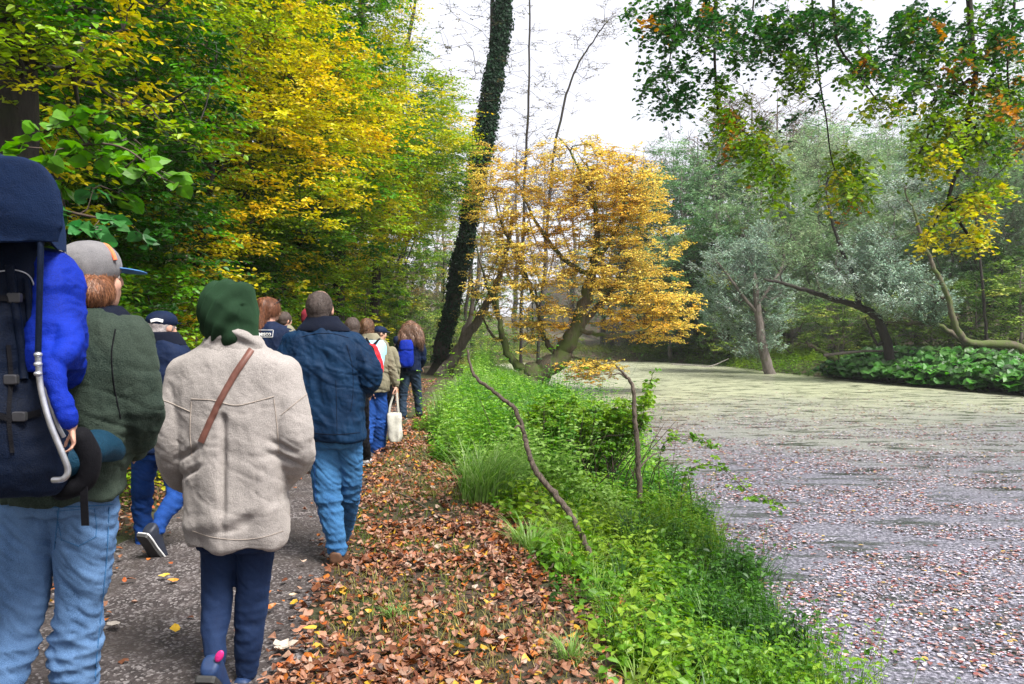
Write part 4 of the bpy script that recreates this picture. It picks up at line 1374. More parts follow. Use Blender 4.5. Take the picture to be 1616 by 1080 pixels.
# sedge tufts: each one a thing
for q, (px, py, nb, hh, lab) in enumerate([(762, 800, 520, .64, 'large arching tuft of long grass beside the leaf litter'), (735, 745, 150, .36, 'upright tuft of grass left of the large arching tuft'), (835, 870, 150, .30, 'pale drooping tuft of grass at the foot of the dead branch'),
                                           (1000, 850, 200, .42, 'dark tuft of broad grass right of the dead branch'), (590, 1000, 0, 0, ''), (622, 1000, 110, .10, 'small bright tuft of grass standing in the fallen leaves'), (900, 1075, 120, .18, 'long bladed tuft of grass at the bottom edge right of the fallen leaves'),
                                           (1195, 905, 110, .36, 'clump of dark blades at the water line below the post'), (1330, 1085, 24, .38, 'few dark reed blades standing in the water at the bottom edge')]):
    if not nb: continue
    Yg = (1.58 if px < 900 else 1.75 if px < 1100 else 2.0) * FPX / (py - 520)
    p = W(px, py, Yg)
    g = Geo()
    x = p[0] + rng.normal(0, hh * .16, nb); y = p[1] + rng.normal(0, hh * .16, nb)
    az = np.arctan2(y - p[1], x - p[0]) + rng.normal(0, .5, nb)
    if 'arching' in lab: az = np.where(rng.random(nb) < .6, rng.normal(.1, .7, nb), az)
    pal = [(.10, .24, .03), (.20, .36, .07), (.30, .42, .16)] if 'dark' not in lab else [(.02, .07, .012), (.05, .15, .02)]
    blades(g, x, y, rng.uniform(.5, 1.1, nb) * hh, rng.uniform(.007, .013, nb) * (1 if hh > .2 else .5), pick(pal, rng.random(nb)), .95, 6, az)
    o = tag(g.build('grass_tuft', M['leaf']), lab, 'grass tuft')

# bramble thicket round the dead post
sk = Skel()
YB2 = 9.0
cx, cy = W(930, 800, YB2)[0], YB2
z0 = gz(cx, cy)
sk.limb([(cx, cy, z0), (cx, cy, z0 + .3), (cx + .05, cy, z0 + .6)], [.014, .011, .006])
for q in range(64):
    bx, by = cx + rng.normal(.12, .38), cy + rng.normal(0, .38)
    ex_, ey_ = bx + rng.normal(0, .35), by + rng.normal(-.1, .3)
    zb = gz(bx, by)
    sk.limb([(bx, by, zb - .03), ((bx + ex_) / 2, (by + ey_) / 2, zb + rng.uniform(.3, .6)), (ex_, ey_, zb + rng.uniform(.55, .95))], [.007, .005, .003], 0)
A = []
for c_, r_, n_ in [((905, 665), (66, 34), 130), ((860, 655), (44, 30), 60), ((985, 660), (36, 34), 90), ((940, 705), (60, 40), 90), ((880, 720), (60, 40), 80), ((1018, 630), (12, 26), 16), ((930, 770), (60, 30), 40)]:
    for a in ell(n_, (c_[0], c_[1], 0), (r_[0], r_[1], .42), .5): A.append(W(a[0], a[1], YB2 + a[2]))
A = np.array(A)
A = A[A[:, 2] > height(A[:, 0], A[:, 1]) + .05]
ends = sk.attract(A, step=.12, up=.1)
tree('bramble_thicket', 'bright green bramble thicket with bare dark stems around the dead post', 'bush', sk, ends, A, pick([(.035, .11, .008), (.09, .22, .012), (.19, .34, .02)], (A[:, 2] - z0) / .95 + rng.normal(0, .15, len(A))),
     (M['twig'], M['twig'], M['leaf']), dict(ntw=4, tl=.15, nl=6, L=.05, wid=.72, spread=2.8, tilt=.6, tr=.0015), rtip=.0022)
for lab, pts, Yb in [('bramble shoot with a few leaves reaching out over the floating leaves', [(1090, 850), (1075, 800), (1085, 745), (1130, 735), (1180, 775), (1235, 800)], 8.0),
                     ('leafy bramble shoot rising right of the dead post', [(1050, 830), (1040, 760), (1048, 700), (1090, 690), (1130, 705)], 8.4),
                     ('thin bramble shoot standing up beside the forked tip of the dead post', [(940, 800), (1005, 690), (1018, 630), (1030, 592)], 8.7),
                     ('upright leafy shoot on top of the bramble thicket', [(900, 780), (892, 700), (900, 650), (903, 625)], 8.9)]:
    sk = Skel()
    P_ = [W(p[0], p[1], Yb) for p in pts]
    P_[0][2] = gz(P_[0][0], P_[0][1])
    sk.limb(P_, np.linspace(.006, .002, len(P_)), wob=.0)
    B = np.array(sk.P)[5:]
    A = np.repeat(B, 2, 0) + rng.normal(0, .035, (len(B) * 2, 3))
    ends = sk.attract(A, step=.03, up=.02)
    tree('bramble_shoot', lab, 'shoot', sk, ends, A, pick([(.10, .24, .015), (.22, .38, .03)], rng.random(len(A))), (M['twig'], M['twig'], M['leaf']), dict(ntw=2, tl=.07, nl=3, L=.05, wid=.75, spread=3, tilt=.6, tr=.001), rtip=.0012)

# ------------------------------------------------------------------ figures: shells fused into one skin, clothes as parts
SKIN = plain_mat('skin', (.55, .30, .22), .5, spec=.4)
EYEW = plain_mat('eye white', (.75, .72, .68), .2)


def loft(C, U, Vv, n=22, sq=2.0):
    """closed loft through rings (centre, half axes)"""
    C, U, Vv = (np.asarray(a, float) for a in (C, U, Vv))
    th = np.arange(n) * 2 * math.pi / n
    cs, sn = np.cos(th), np.sin(th)
    if sq != 2.0:
        e = 2.0 / sq
        cs, sn = np.sign(cs) * np.abs(cs) ** e, np.sign(sn) * np.abs(sn) ** e
    V = C[:, None] + U[:, None] * cs[None, :, None] + Vv[:, None] * sn[None, :, None]
    m_ = len(C)
    V = V.reshape(-1, 3)
    F = []
    for i in range(m_ - 1):
        for j in range(n):
            F.append((i * n + j, i * n + (j + 1) % n, (i + 1) * n + (j + 1) % n, (i + 1) * n + j))
    F.append(tuple(range(n))[::-1])
    F.append(tuple((m_ - 1) * n + j for j in range(n)))
    return V, F


def torso(rings, Y, sub=5, shrink=1.0, sq=2.4, dy=0):
    """rings (px, py, half width px, half depth m[, y shift m])"""
    A = catmull(np.array([(r[0], r[1], r[2], r[3], r[4] if len(r) > 4 else 0) for r in rings], float), sub)
    C = np.array([W(a[0], a[1], Y + a[4] + dy) for a in A])
    k_ = Y / FPX
    U = np.array([(a[2] * k_ * shrink, 0, 0) for a in A])
    Vv = np.array([(0, a[3] * shrink, 0) for a in A])
    return loft(C, U, Vv, 28, sq)


def limb(pts, sub=6, shrink=1.0, world=False):
    """pts (px, py, Y, radius m) tapered limb with rounded ends"""
    A = catmull(np.array([(*(p[:3] if world else W(p[0], p[1], p[2])), p[3]) for p in pts], float), sub)
    P, R = A[:, :3], A[:, 3] * shrink
    T = unit(np.gradient(P, axis=0))
    hs = [(-.95, .3), (-.7, .7), (-.35, .93)]
    P = np.vstack([[P[0] + T[0] * R[0] * a for a, _ in hs], P, [P[-1] - T[-1] * R[-1] * a for a, _ in hs[::-1]]])
    Rr = np.concatenate([[R[0] * b_ for _, b_ in hs], R, [R[-1] * b_ for _, b_ in hs[::-1]]])
    T = np.vstack([np.repeat(T[:1], 3, 0), T, np.repeat(T[-1:], 3, 0)])
    ref = np.array([0, 1.0, 0]) if abs(T[0][1]) < .8 else np.array([1.0, 0, 0])
    a = unit(np.cross(T[0], ref))
    U, Vv = [], []
    for i in range(len(P)):
        a = a - T[i] * (a @ T[i]); a = a / np.linalg.norm(a)
        U.append(a * Rr[i]); Vv.append(np.cross(T[i], a) * Rr[i])
    return loft(P, U, Vv, 16)


def ball(c, r, tilt=None, n=14):
    """ellipsoid; r = 3 radii; tilt = rotation Matrix"""
    t = np.linspace(-math.pi / 2, math.pi / 2, n)[1:-1]
    C = np.stack([t * 0, t * 0, np.sin(t)], -1) * r[2]
    U = np.stack([np.cos(t) * r[0], t * 0, t * 0], -1)
    Vv = np.stack([t * 0, np.cos(t) * r[1], t * 0], -1)
    V, F = loft(C, U, Vv, 18)
    if tilt is not None: V = V @ np.array(tilt.to_3x3()).T
    return V + np.asarray(c), F


def fuse(shells, voxel, smooth_it=4):
    V, F, n = [], [], 0
    for v, f in shells:
        V.append(v); F += [tuple(i + n for i in q) for q in f]; n += len(v)
    me = bpy.data.meshes.new('tmp')
    me.from_pydata(np.concatenate(V).tolist(), [], F)
    o = bpy.data.objects.new('tmp', me)
    COL.objects.link(o)
    r = o.modifiers.new('r', 'REMESH'); r.mode = 'VOXEL'; r.voxel_size = voxel
    if smooth_it:
        s_ = o.modifiers.new('s', 'SMOOTH'); s_.iterations = smooth_it; s_.factor = .5
    dg = bpy.context.evaluated_depsgraph_get()
    m2 = bpy.data.meshes.new_from_object(o.evaluated_get(dg))
    bpy.data.objects.remove(o)
    bpy.data.meshes.remove(me)
    return m2


def coords(me):
    a = np.empty(len(me.vertices) * 3, np.float32); me.vertices.foreach_get('co', a)
    return a.reshape(-1, 3).astype(float)


def displace(me, fn):
    P = coords(me)
    N = np.empty(len(P) * 3, np.float32); me.vertex_normals.foreach_get('vector', N)
    N = N.reshape(-1, 3)
    P2 = P + N * fn(P, N)[:, None]
    me.vertices.foreach_set('co', P2.astype(np.float32).ravel())
    me.update()


def ridge(P, s):
    Q = (P * np.asarray(s, float)) @ _TW
    return 1 - np.abs(2 * vnoise(Q, 1.0) - 1) * 2


def crease(P, s, k=6.0):
    """narrow valleys, as where cloth is pinched"""
    Q = P * np.asarray(s, float)
    w = np.stack([vnoise(Q, .8), vnoise(Q + 31, .8), vnoise(Q + 67, .8)], -1)
    Q = Q @ _TW + (w - .5) * 1.1
    return -smooth(1 - np.abs(2 * vnoise(Q, 1.0) - 1) * k)


_TW = np.array((Matrix.Rotation(.7, 3, 'X') @ Matrix.Rotation(.6, 3, 'Z') @ Matrix.Rotation(.5, 3, 'Y')))


def strands(hair, n, ln, c1, c2, wave=.0, w=.0009, down=1.0, lift=.006):
    """loose hairs lying over the hair's surface"""
    me = hair.data
    P = coords(me); N = np.empty(len(P) * 3, np.float32); me.vertex_normals.foreach_get('vector', N); N = N.reshape(-1, 3).astype(float)
    q = rng.integers(0, len(P), n)
    p, nn = P[q], N[q]
    g_ = np.array([0, 0, -down]) + rng.normal(0, .25, (n, 3))
    d = unit(g_ - nn * (g_ * nn).sum(1)[:, None])
    sd = unit(np.cross(d, nn))
    L = ln * rng.uniform(.4, 1.1, n)
    ph = rng.uniform(0, 6.28, n)
    rows = []
    for t in (0, .33, .66, 1.0):
        c = p + d * (L * t)[:, None] + nn * (lift * np.sin(math.pi * min(t + .15, 1)) * rng.uniform(.3, 1, n))[:, None] + sd * (wave * np.sin(ph + t * 5))[:, None] + np.array([0, 0, -1.0]) * (L * .15 * t * t)[:, None]
        rows += [c - sd * w * (1.2 - t), c + sd * w * (1.2 - t)]
    V = np.stack(rows, 1)
    b = np.arange(n)[:, None] * 8
    F = np.concatenate([b + np.array([2 * k, 2 * k + 1, 2 * k + 3, 2 * k + 2]) for k in range(3)])
    c = np.asarray(c1) + (np.asarray(c2) - np.asarray(c1)) * (rng.random((n, 1)) ** 1.5)
    o = link('loose_hair', mesh_np('loose_hair', V, F, np.repeat(c, 8, 0)), M['strand'], hair)
    return o


def part(name, me, mat, root, label=None):
    me.polygons.foreach_set('use_smooth', np.ones(len(me.polygons), dtype=bool))
    o = link(name, me, mat, root)
    if label: o['label'] = label
    return o


def bvh(me):
    return BVHTree.FromPolygons([v.co for v in me.vertices], [tuple(p.vertices) for p in me.polygons])


def onto(tree_, px, py, off=.004):
    """point on a garment seen at (px, py), lifted off its surface"""
    o = Vector((0, 0, CAMZ)); d = (Vector(W(px, py, 1.0)) - o).normalized()
    loc, nr, _, _ = tree_.ray_cast(o, d)
    return (loc + nr * off, nr) if loc is not None else (None, None)


def ribbon(tree_, pts, wpx, off=.005, n=40, thick=.003):
    """a strap lying on a garment; returns Geo"""
    P = catmull(np.array([(p[0], p[1]) for p in pts], float), n // (len(pts) - 1))
    T = unit(np.gradient(P, axis=0))
    rows = []
    for p, t in zip(P, T):
        nrm = np.array([-t[1], t[0]])
        a, na = onto(tree_, *(p - nrm * wpx / 2), off)
        b_, nb_ = onto(tree_, *(p + nrm * wpx / 2), off)
        if a is None or b_ is None: continue
        rows.append((np.array(a), np.array(b_), np.array(na)))
    V, F = [], []
    for a, b_, nn in rows: V += [a, b_, b_ + nn * thick, a + nn * thick]
    for i in range(len(rows) - 1):
        for j in range(4):
            F.append((i * 4 + j, i * 4 + (j + 1) % 4, i * 4 + 4 + (j + 1) % 4, i * 4 + 4 + j))
    g = Geo(); g.add(np.array(V), np.array(F))
    return g


def hand(wrist, dirv, palm, s=1.0, curl=.9, side=1):
    """palm and five bent fingers as shells. dirv: along the hand, palm: direction the palm faces, side: thumb side sign"""
    w = np.asarray(wrist, float); d = unit(dirv); n = unit(np.asarray(palm, float) - d * (np.asarray(palm, float) @ d)); sd = np.cross(d, n) * side
    sh = []
    C = [w - d * .01 * s, w + d * .03 * s, w + d * .06 * s, w + d * .088 * s]
    wid = [.026, .036, .042, .040]
    sh.append(loft(C, [sd * a * s for a in wid], [n * b_ * s for b_ in (.019, .016, .014, .011)], 14))
    for k_, (off, ln, r) in enumerate([(.031, .068, .0085), (.011, .078, .009), (-.010, .072, .0086), (-.030, .056, .0076)]):
        p = w + d * .084 * s + sd * off * s
        pts = [(*p, r * s)]
        ang = .15
        for seg, fr in enumerate((.45, .32, .23)):
            ang += curl * (.45 if seg == 0 else .75) * (1 + .06 * k_)
            dd = d * math.cos(ang) + n * math.sin(ang)
            p = p + dd * ln * fr * s
            pts.append((*p, r * s * (1 - .1 * (seg + 1))))
        sh.append(limb(pts, 3, world=True))
    p = w + d * .028 * s + sd * .030 * s
    pts = [(*p, .012 * s)]
    for a, ln in ((.75, .04), (.45, .032), (.2, .025)):
        dd = unit(d * math.cos(a) + sd * math.sin(a) + n * .45)
        p = p + dd * ln * s
        pts.append((*p, .010 * s))
    sh.append(limb(pts, 3, world=True))
    return sh


def head_shells(c, w, h, yaw=0.0, pitch=0.0):
    """c: centre of the head, w half width, h half height; faces +Y turned by yaw (to the right)"""
    R = Matrix.Rotation(-yaw, 4, 'Z') @ Matrix.Rotation(-pitch, 4, 'X')
    A = np.array(R.to_3x3())
    S = lambda p: A @ (np.array(p) * np.array([w, w * 1.25, h])) + np.asarray(c)
    sh = []
    def b_(p, r): sh.append(ball(S(p), (r[0] * w, r[1] * w * 1.25, r[2] * h), R))
    b_((0, -.05, .18), (1, 1.0, .80)); b_((0, .22, -.35), (.74, .68, .62)); b_((0, .62, -.72), (.34, .24, .2))
    b_((0, .98, -.12), (.13, .18, .24)); b_((0, 1.05, -.24), (.19, .13, .10)); b_((0, .88, .12), (.55, .1, .08))
    b_((0, .86, -.47), (.33, .12, .05)); b_((0, .84, -.56), (.28, .12, .05))
    for s_ in (-1, 1): b_((s_ * 1.02, -.02, -.08), (.09, .22, .26))
    for s_ in (-1, 1): b_((s_ * .5, .76, -.28), (.22, .15, .16))
    eyes = [(S((s_ * .36, .80, -.02)), w * .15) for s_ in (-1, 1)]
    return sh, eyes, S, R


def hair_cap(S, R, w, h, grow=1.07, low=-.35, front=.45, bald=False):
    """closed shell hugging the skull, open at the face"""
    sh = []
    def b_(p, r): sh.append(ball(S(p), (r[0] * w, r[1] * w * 1.25, r[2] * h), R))
    b_((0, -.12, .2), (grow, .98 * grow, .82 * grow))
    b_((0, -.42, -.22), (.88 * grow, .62, .5))
    return sh


def person(name_label, Y, head, torso_r, sleeves, legs, shoes, mats, yaw=0, pitch=0, hands=None, voxel=.012, group=None, cloth_fold=.010, leg_fold=.008, gvox=.011, jacket_name='jacket', neck_r=.058, hemless=False, arm_skin=.6):
    """head (px, py, half width px, half height px). Everything given at photo positions and depth Y."""
    k_ = Y / FPX
    fx, fy = shoes[0][0], shoes[0][1]
    gx_ = W(torso_r[-1][0], 600, Y)
    root = empty('person', (gx_[0], Y, gz(gx_[0], Y)), name_label, 'person', group)
    hc = W(head[0], head[1], Y + .03)
    hs, eyes, S, R = head_shells(hc, head[2] * k_, head[3] * k_, yaw, pitch)
    neck_b = W(torso_r[0][0], torso_r[0][1], Y)
    sh = list(hs)
    sh.append(limb([(*(S((0, -.15, -.35))), neck_r), (*((S((0, -.1, -.9)) + neck_b) / 2), neck_r * .98), (*(neck_b - np.array([0, 0, .06])), neck_r * 1.15)], 4, world=True))
    sh.append(torso([(r[0], r[1], r[2] * .80, r[3] * .80, r[4] if len(r) > 4 else 0) for r in torso_r[1:]], Y))
    for s_ in sleeves: sh.append(limb(s_, 5, arm_skin))
    for l_ in legs: sh.append(limb([(*p[:3], p[3] * .78) for p in l_], 5))
    for (px, py, yy, ang, pit) in shoes:                    # feet inside the shoes
        c = W(px, py, yy)
        f = np.array([math.sin(ang) * math.cos(pit), math.cos(ang) * math.cos(pit), math.sin(pit)])
        sh.append(limb([(*(c - f * .02), .024), (*(c + f * .05 - np.array([0, 0, .01])), .022)], 3, world=True))
    for q, s_ in enumerate(sleeves):
        e = np.array(W(*s_[-1][:3])); p = np.array(W(*s_[-2][:3]))
        if hands and hands[q] is not None: dv, pn, cu, sd_, scl = hands[q]
        else: dv, pn, cu, sd_, scl = unit(e - p), (0, -.2, -1.0), 1.0, (1 if q == 0 else -1), 1.0
        ww = e + unit(dv) * .012
        sh += hand(ww, dv, pn, scl, cu, sd_)
    body = part('body', fuse(sh, voxel, 2), SKIN, root)
    for ec, er in eyes:
        v, f = ball(ec, (er, er, er))
        me = bpy.data.meshes.new('eye'); me.from_pydata(v.tolist(), [], f)
        part('eye', me, EYEW, root)
    # jacket
    js = [torso(torso_r, Y, sq=2.5)] + [limb(s_) for s_ in sleeves]
    jm = fuse(js, gvox * .8, 5)
    hemz = W(0, torso_r[-1][1], Y)[2]

    def jf(P, N):
        Q = P + np.stack([P[:, 2] * .22, P[:, 0] * 0, P[:, 0] * .35], -1)
        d = cloth_fold * (ridge(Q, (6.5, 6.5, 1.9)) * .75 + ridge(Q + 7, (13, 13, 4)) * .6 + ridge(Q + 3, (5, 5, 13)) * .6 + .3 * ridge(Q, (28, 28, 13)))
        msk = np.clip(vnoise(P + 11, 4) * 2.2 - .7, 0, 1)
        d = d + cloth_fold * msk * (.7 * crease(Q + 1, (5, 5, 15)) + .45 * crease(Q + 8, (12, 12, 6), 5)) + cloth_fold * .25 * crease(Q + 4, (22, 22, 30), 4)
        for s_ in sleeves:                                  # creases gathered at each elbow
            e = np.array(W(*s_[len(s_) // 2][:3]))
            w_ = np.exp(-((P - e) ** 2).sum(1) / (.11 ** 2))
            d = d + w_ * cloth_fold * (1.1 * ridge(P * 1.0 + 5, (7, 7, 20)) + 1.2 * crease(P + np.stack([P[:, 2] * 0, P[:, 2] * 0, P[:, 0] * .6], -1), (5, 5, 22), 4))
        return d
    displace(jm, jf)
    jk = part(jacket_name, jm, mats['jacket'], root)
    # trousers
    if legs:
        ls = [limb(l_) for l_ in legs]
        tr_ = torso_r[-1]
        hip = [(tr_[0], tr_[1] - .14 / k_, tr_[2] * .90, tr_[3] * .84), (tr_[0], tr_[1], tr_[2] * .90, tr_[3] * .84), (tr_[0], tr_[1] + mats.get('crotch', .05) / k_, tr_[2] * .80, tr_[3] * .74)]
        tm = fuse(ls + [torso(hip, Y)], gvox * .8, 4)
        knees = [np.array(W(*l_[len(l_) // 2][:3])) for l_ in legs] + [np.array(W(*l_[-1][:3])) for l_ in legs]

        def tf(P, N):
            Q = P + np.stack([P[:, 2] * 0, P[:, 0] * 0, P[:, 0] * .9], -1)
            d = leg_fold * (.5 * ridge(Q, (6, 6, 11)) + .4 * ridge(Q + 2, (10, 10, 30)) + .15 * ridge(Q, (30, 30, 50)))
            d = d + leg_fold * (.6 * crease(Q + 1, (5, 5, 20), 5) + .3 * crease(Q + 5, (14, 14, 40), 4))
            for kn in knees:
                w_ = np.exp(-((P[:, 2] - kn[2]) ** 2) / (.10 ** 2)) * (np.hypot(P[:, 0] - kn[0], P[:, 1] - kn[1]) < .2)
                d = d + w_ * leg_fold * ridge(P + 4, (4, 4, 26))
            return d
        displace(tm, tf)
        part('trousers', tm, mats['trousers'], root)
    for (px, py, yy, ang, pit) in shoes:
        c = W(px, py, yy)
        shoe(c, ang, pit, mats['shoe'], mats.get('sole', M['sole']), root, mats.get('shoe_s', 1.0))
    return root, S, R, (head[2] * k_, head[3] * k_), jm


def shoe(c, ang, pit, mat, sole, root, s=1.0):
    """c: ankle centre. shoe points along +Y turned by ang, toe lowered by -pit"""
    f = np.array([math.sin(ang) * math.cos(pit), math.cos(ang) * math.cos(pit), math.sin(pit)])
    sd = np.array([math.cos(ang), -math.sin(ang), 0])
    up = np.cross(sd, f)
    o = np.asarray(c)
    rings = [(-.075, .012, .028, .028), (-.066, .008, .037, .042), (-.03, .0, .041, .058), (.02, -.008, .041, .050), (.07, -.02, .045, .036), (.12, -.027, .047, .028), (.16, -.032, .040, .022), (.185, -.035, .024, .016)]
    C = [o + (f * a + up * (b_ - .045 + .02)) * s for a, b_, _, _ in rings]
    me = fuse([loft(C, [sd * w * s for _, _, w, _ in rings], [up * h * s for _, _, _, h in rings], 20, 2.6)], .006, 2)
    sh = part('shoe', me, mat, root)
    rings2 = [(-.078, .030), (-.07, .040), (-.03, .043), (.03, .041), (.09, .048), (.13, .049), (.17, .040), (.192, .024)]
    C = [o + (f * a + up * (-.078)) * s for a, _ in rings2]
    V, F = [], []
    th = np.arange(len(rings2))
    outl = [(a, w) for a, w in rings2] + [(a, -w) for a, w in rings2[::-1]]
    for lv, gr in ((-.090, .98), (-.074, 1.03), (-.064, 1.0)):
        V += [o + (f * a * gr + sd * w * gr + up * lv) * s for a, w in outl]
    n = len(outl)
    for l_ in range(2):
        for j in range(n): F.append((l_ * n + j, l_ * n + (j + 1) % n, (l_ + 1) * n + (j + 1) % n, (l_ + 1) * n + j))
    F.append(tuple(range(n))[::-1]); F.append(tuple(2 * n + j for j in range(n)))
    me = bpy.data.meshes.new('sole'); me.from_pydata([tuple(v) for v in V], [], F)
    so = link('sole', me, M['sole'] if sole is M['white_sole'] else sole, sh)
    if sole is M['white_sole']:
        rp = np.array([V[n + q] for q in list(range(n)) + [0]]) + up * .004 * s
        gg = Geo(); gg.add(*tube(rp, np.full(len(rp), .0055 * s), 6)); gg.build('midsole', sole, so, True)
    return sh


def hairpart(root, shells, mat, voxel=.008, strand=.006, fq=(40, 40, 6), name='hair'):
    me = fuse(shells, voxel, 2)
    displace(me, lambda P, N: strand * (ridge(P, fq) + .5 * ridge(P + 3, (80, 80, 12))))
    return part(name, me, mat, root)


def std(px, Y, top, hgt=1.72, half=None, phase=1, hem=.50, stance=.09, wid=1.0):
    """standing proportions in photo pixels for a figure whose crown is at `top`"""
    k_ = FPX / Y
    y = lambda f: top + f * hgt * k_                         # fraction of the height down from the crown
    hw = .205 * wid * k_
    head = (px, y(.068), .074 * k_, .115 * k_)
    t = [(px, y(.150), .060 * k_, .065), (px, y(.170), hw * .62, .10), (px, y(.195), hw * .92, .115), (px, y(.27), hw * .98, .14), (px, y(.36), hw * .88, .14), (px, y(.44), hw * .84, .135), (px, y(hem), hw * .88, .14)]
    sl = []
    for s_ in (-1, 1):
        sl.append([(px + s_ * hw * .86, y(.205), Y, .065), (px + s_ * hw * 1.08, y(.29), Y - .01, .062), (px + s_ * hw * 1.16, y(.37), Y, .056), (px + s_ * hw * 1.10, y(.43), Y + .10, .048), (px + s_ * hw * 1.0, y(.475), Y + .20, .040)])
    lg, shs = [], []
    for s_ in (-1, 1):
        fwd = s_ * phase
        fy = Y + .24 * fwd
        lift = .10 if fwd < 0 else 0
        fxp = px + s_ * stance * k_
        ya = 520 + (CAMZ - .10 - lift - gz(W(px, 600, Y)[0], Y)) * FPX / fy
        kn = (y(.5) + ya) / 2 + .03 * k_
        lg.append([(px + s_ * .085 * k_, y(.50), Y, .088), (px + s_ * .09 * k_, (y(.5) + kn) / 2, Y + .06 * fwd, .078), (fxp, kn, Y + .13 * fwd + .02, .060), (fxp, (kn + ya) / 2, Y + .16 * fwd - .03, .054), (fxp, ya, fy - .03, .048)])
        shs.append((fxp, ya, fy, 0, -.45 if fwd < 0 else 0))
    return dict(head=head, torso_r=t, sleeves=sl, legs=lg, shoes=shs)


M['sole'] = plain_mat('rubber sole', (.03, .03, .03), .7)
M['white_sole'] = plain_mat('white sole', (.6, .6, .6), .6)
C_ = cloth_mat
beige = C_('beige wool', (.17, .155, .148), (.265, .243, .232), 5, 260, .95, .5, .5)
green_fl = C_('green fleece', (.005, .012, .010), (.032, .044, .034), 4, 240, .95, .4, .6)
jean_l = C_('light denim', (.018, .052, .13), (.105, .19, .34), 5, 420, .85, .1, .4, (1, 1, .6))
jean_b = C_('blue denim', (.010, .042, .12), (.045, .14, .29), 5, 420, .85, .1, .4, (1, 1, .6))
jean_d = C_('dark blue denim', (.003, .018, .085), (.012, .05, .21), 7, 420, .85, .1, .3, (1, 1, .6))
navy = C_('navy waxed cotton', (.001, .005, .018), (.005, .022, .056), 6, 420, .6, .25, .35, spec=.1)
navy2 = C_('navy jacket cloth', (.0015, .004, .014), (.005, .012, .038), 8, 350, .7, .2, .3)
black = C_('black cloth', (.001, .001, .002), (.005, .005, .007), 8, 350, .8, .1, .3)
legg = C_('navy leggings', (.003, .008, .028), (.011, .023, .062), 9, 500, .8, .35, .2)
hoodg = C_('dark green jersey', (.003, .010, .004), (.010, .028, .013), 6, 450, .9, .35, .3)
olive = C_('olive cloth', (.10, .09, .06), (.17, .155, .11), 7, 350, .9, .2, .3)
lblue = C_('light blue cloth', (.20, .38, .52), (.32, .52, .66), 7, 350, .8, .1, .3)
royal = C_('royal blue nylon', (.0008, .007, .11), (.002, .018, .26), 7, 300, .7, .2, .5, spec=.15)
redc = C_('red nylon', (.45, .008, .012), (.70, .02, .03), 7, 300, .5, .1, .3)
carr = C_('dark navy nylon', (.0006, .0015, .005), (.003, .007, .020), 6, 300, .6, .2, .4, spec=.1)
canop = C_('navy canopy cloth', (.0008, .003, .012), (.003, .010, .034), 6, 280, .8, .4, .4)
teal = C_('dark teal padding', (.002, .014, .028), (.007, .035, .065), 6, 280, .7, .2, .4)
canvas = C_('white canvas', (.34, .33, .29), (.46, .45, .40), 7, 400, .9, .1, .3)
greycap = C_('grey cap wool', (.07, .07, .08), (.15, .145, .15), 9, 500, .95, .3, .3)
orange = C_('orange trim', (.6, .10, .04), (.75, .18, .08), 9, 400, .8, .1, .2)
bluebrim = C_('blue brim', (.03, .09, .22), (.06, .16, .34), 9, 400, .8, .1, .2)
hair_r = C_('auburn hair', (.05, .017, .007), (.24, .085, .035), 10, 200, .55, .1, .5, (6, 6, .6), spec=.5)
hair_b = C_('brown hair', (.035, .014, .007), (.19, .085, .045), 10, 200, .55, .1, .5, (6, 6, .6), spec=.5)
hair_d = C_('dark hair', (.010, .007, .006), (.05, .032, .026), 10, 200, .6, .1, .5, (6, 6, .6), spec=.4)
hair_g = C_('grey hair', (.12, .10, .10), (.34, .31, .31), 10, 200, .7, .1, .4)
hair_s = C_('short dark grey hair', (.018, .014, .013), (.07, .055, .05), 30, 400, .9, .1, .3)
strapm = plain_mat('brown leather', (.14, .055, .04), .55)
metal = plain_mat('brushed aluminium', (.55, .56, .6), .35, .85)
boot = plain_mat('brown boot leather', (.10, .045, .022), .6)
shoe_d = plain_mat('dark shoe', (.012, .016, .03), .6)
shoe_b = plain_mat('blue running shoe', (.008, .03, .10), .6)
pinkm = plain_mat('pink heel', (.62, .02, .20), .5)
whitep = plain_mat('white print', (.75, .75, .75), .6)

# --- woman in the beige coat
YW = 3.4
tr_ = [(368, 528, 34, .075, .01), (368, 545, 46, .09), (370, 560, 74, .115), (371, 578, 94, .13), (371, 620, 97, .145), (372, 680, 88, .15), (374, 740, 80, .155), (375, 790, 77, .155), (376, 835, 76, .15), (376, 857, 72, .14)]
sl = [[(296, 588, YW, .078), (282, 640, YW - .02, .076), (277, 695, YW - .03, .076), (281, 742, YW + .05, .068), (304, 762, YW + .2, .058)],
      [(446, 588, YW, .078), (458, 640, YW - .02, .079), (466, 695, YW - .03, .081), (462, 737, YW + .05, .073), (438, 756, YW + .2, .060)]]
lg = [[(347, 835, YW, .088), (344, 900, YW + .01, .069), (341, 960, YW, .060), (338, 1000, YW - .06, .050), (341, 1045, YW - .16, .038)],
      [(405, 835, YW, .090), (401, 900, YW + .03, .074), (397, 960, YW + .05, .066), (393, 1010, YW + .05, .060), (389, 1062, YW + .06, .042)]]
shs = [(341, 1052, YW - .17, .05, -.75), (388, 1072, YW + .07, .0, 0)]
rw, S, R, hw_, jm = person('person in a beige wool coat and dark green hood with a brown strap', YW, (364, 492, 27, 42), tr_, sl, lg, shs,
                           dict(jacket=beige, trousers=legg, shoe=shoe_b, crotch=.02), cloth_fold=.0045, leg_fold=.003, gvox=.010, jacket_name='coat', voxel=.010)
P = coords(jm)
kY = YW / FPX
# the centre pleat, yoke and the broad folds of the coat back are modelled
cx = W(372, 640, YW)[0]


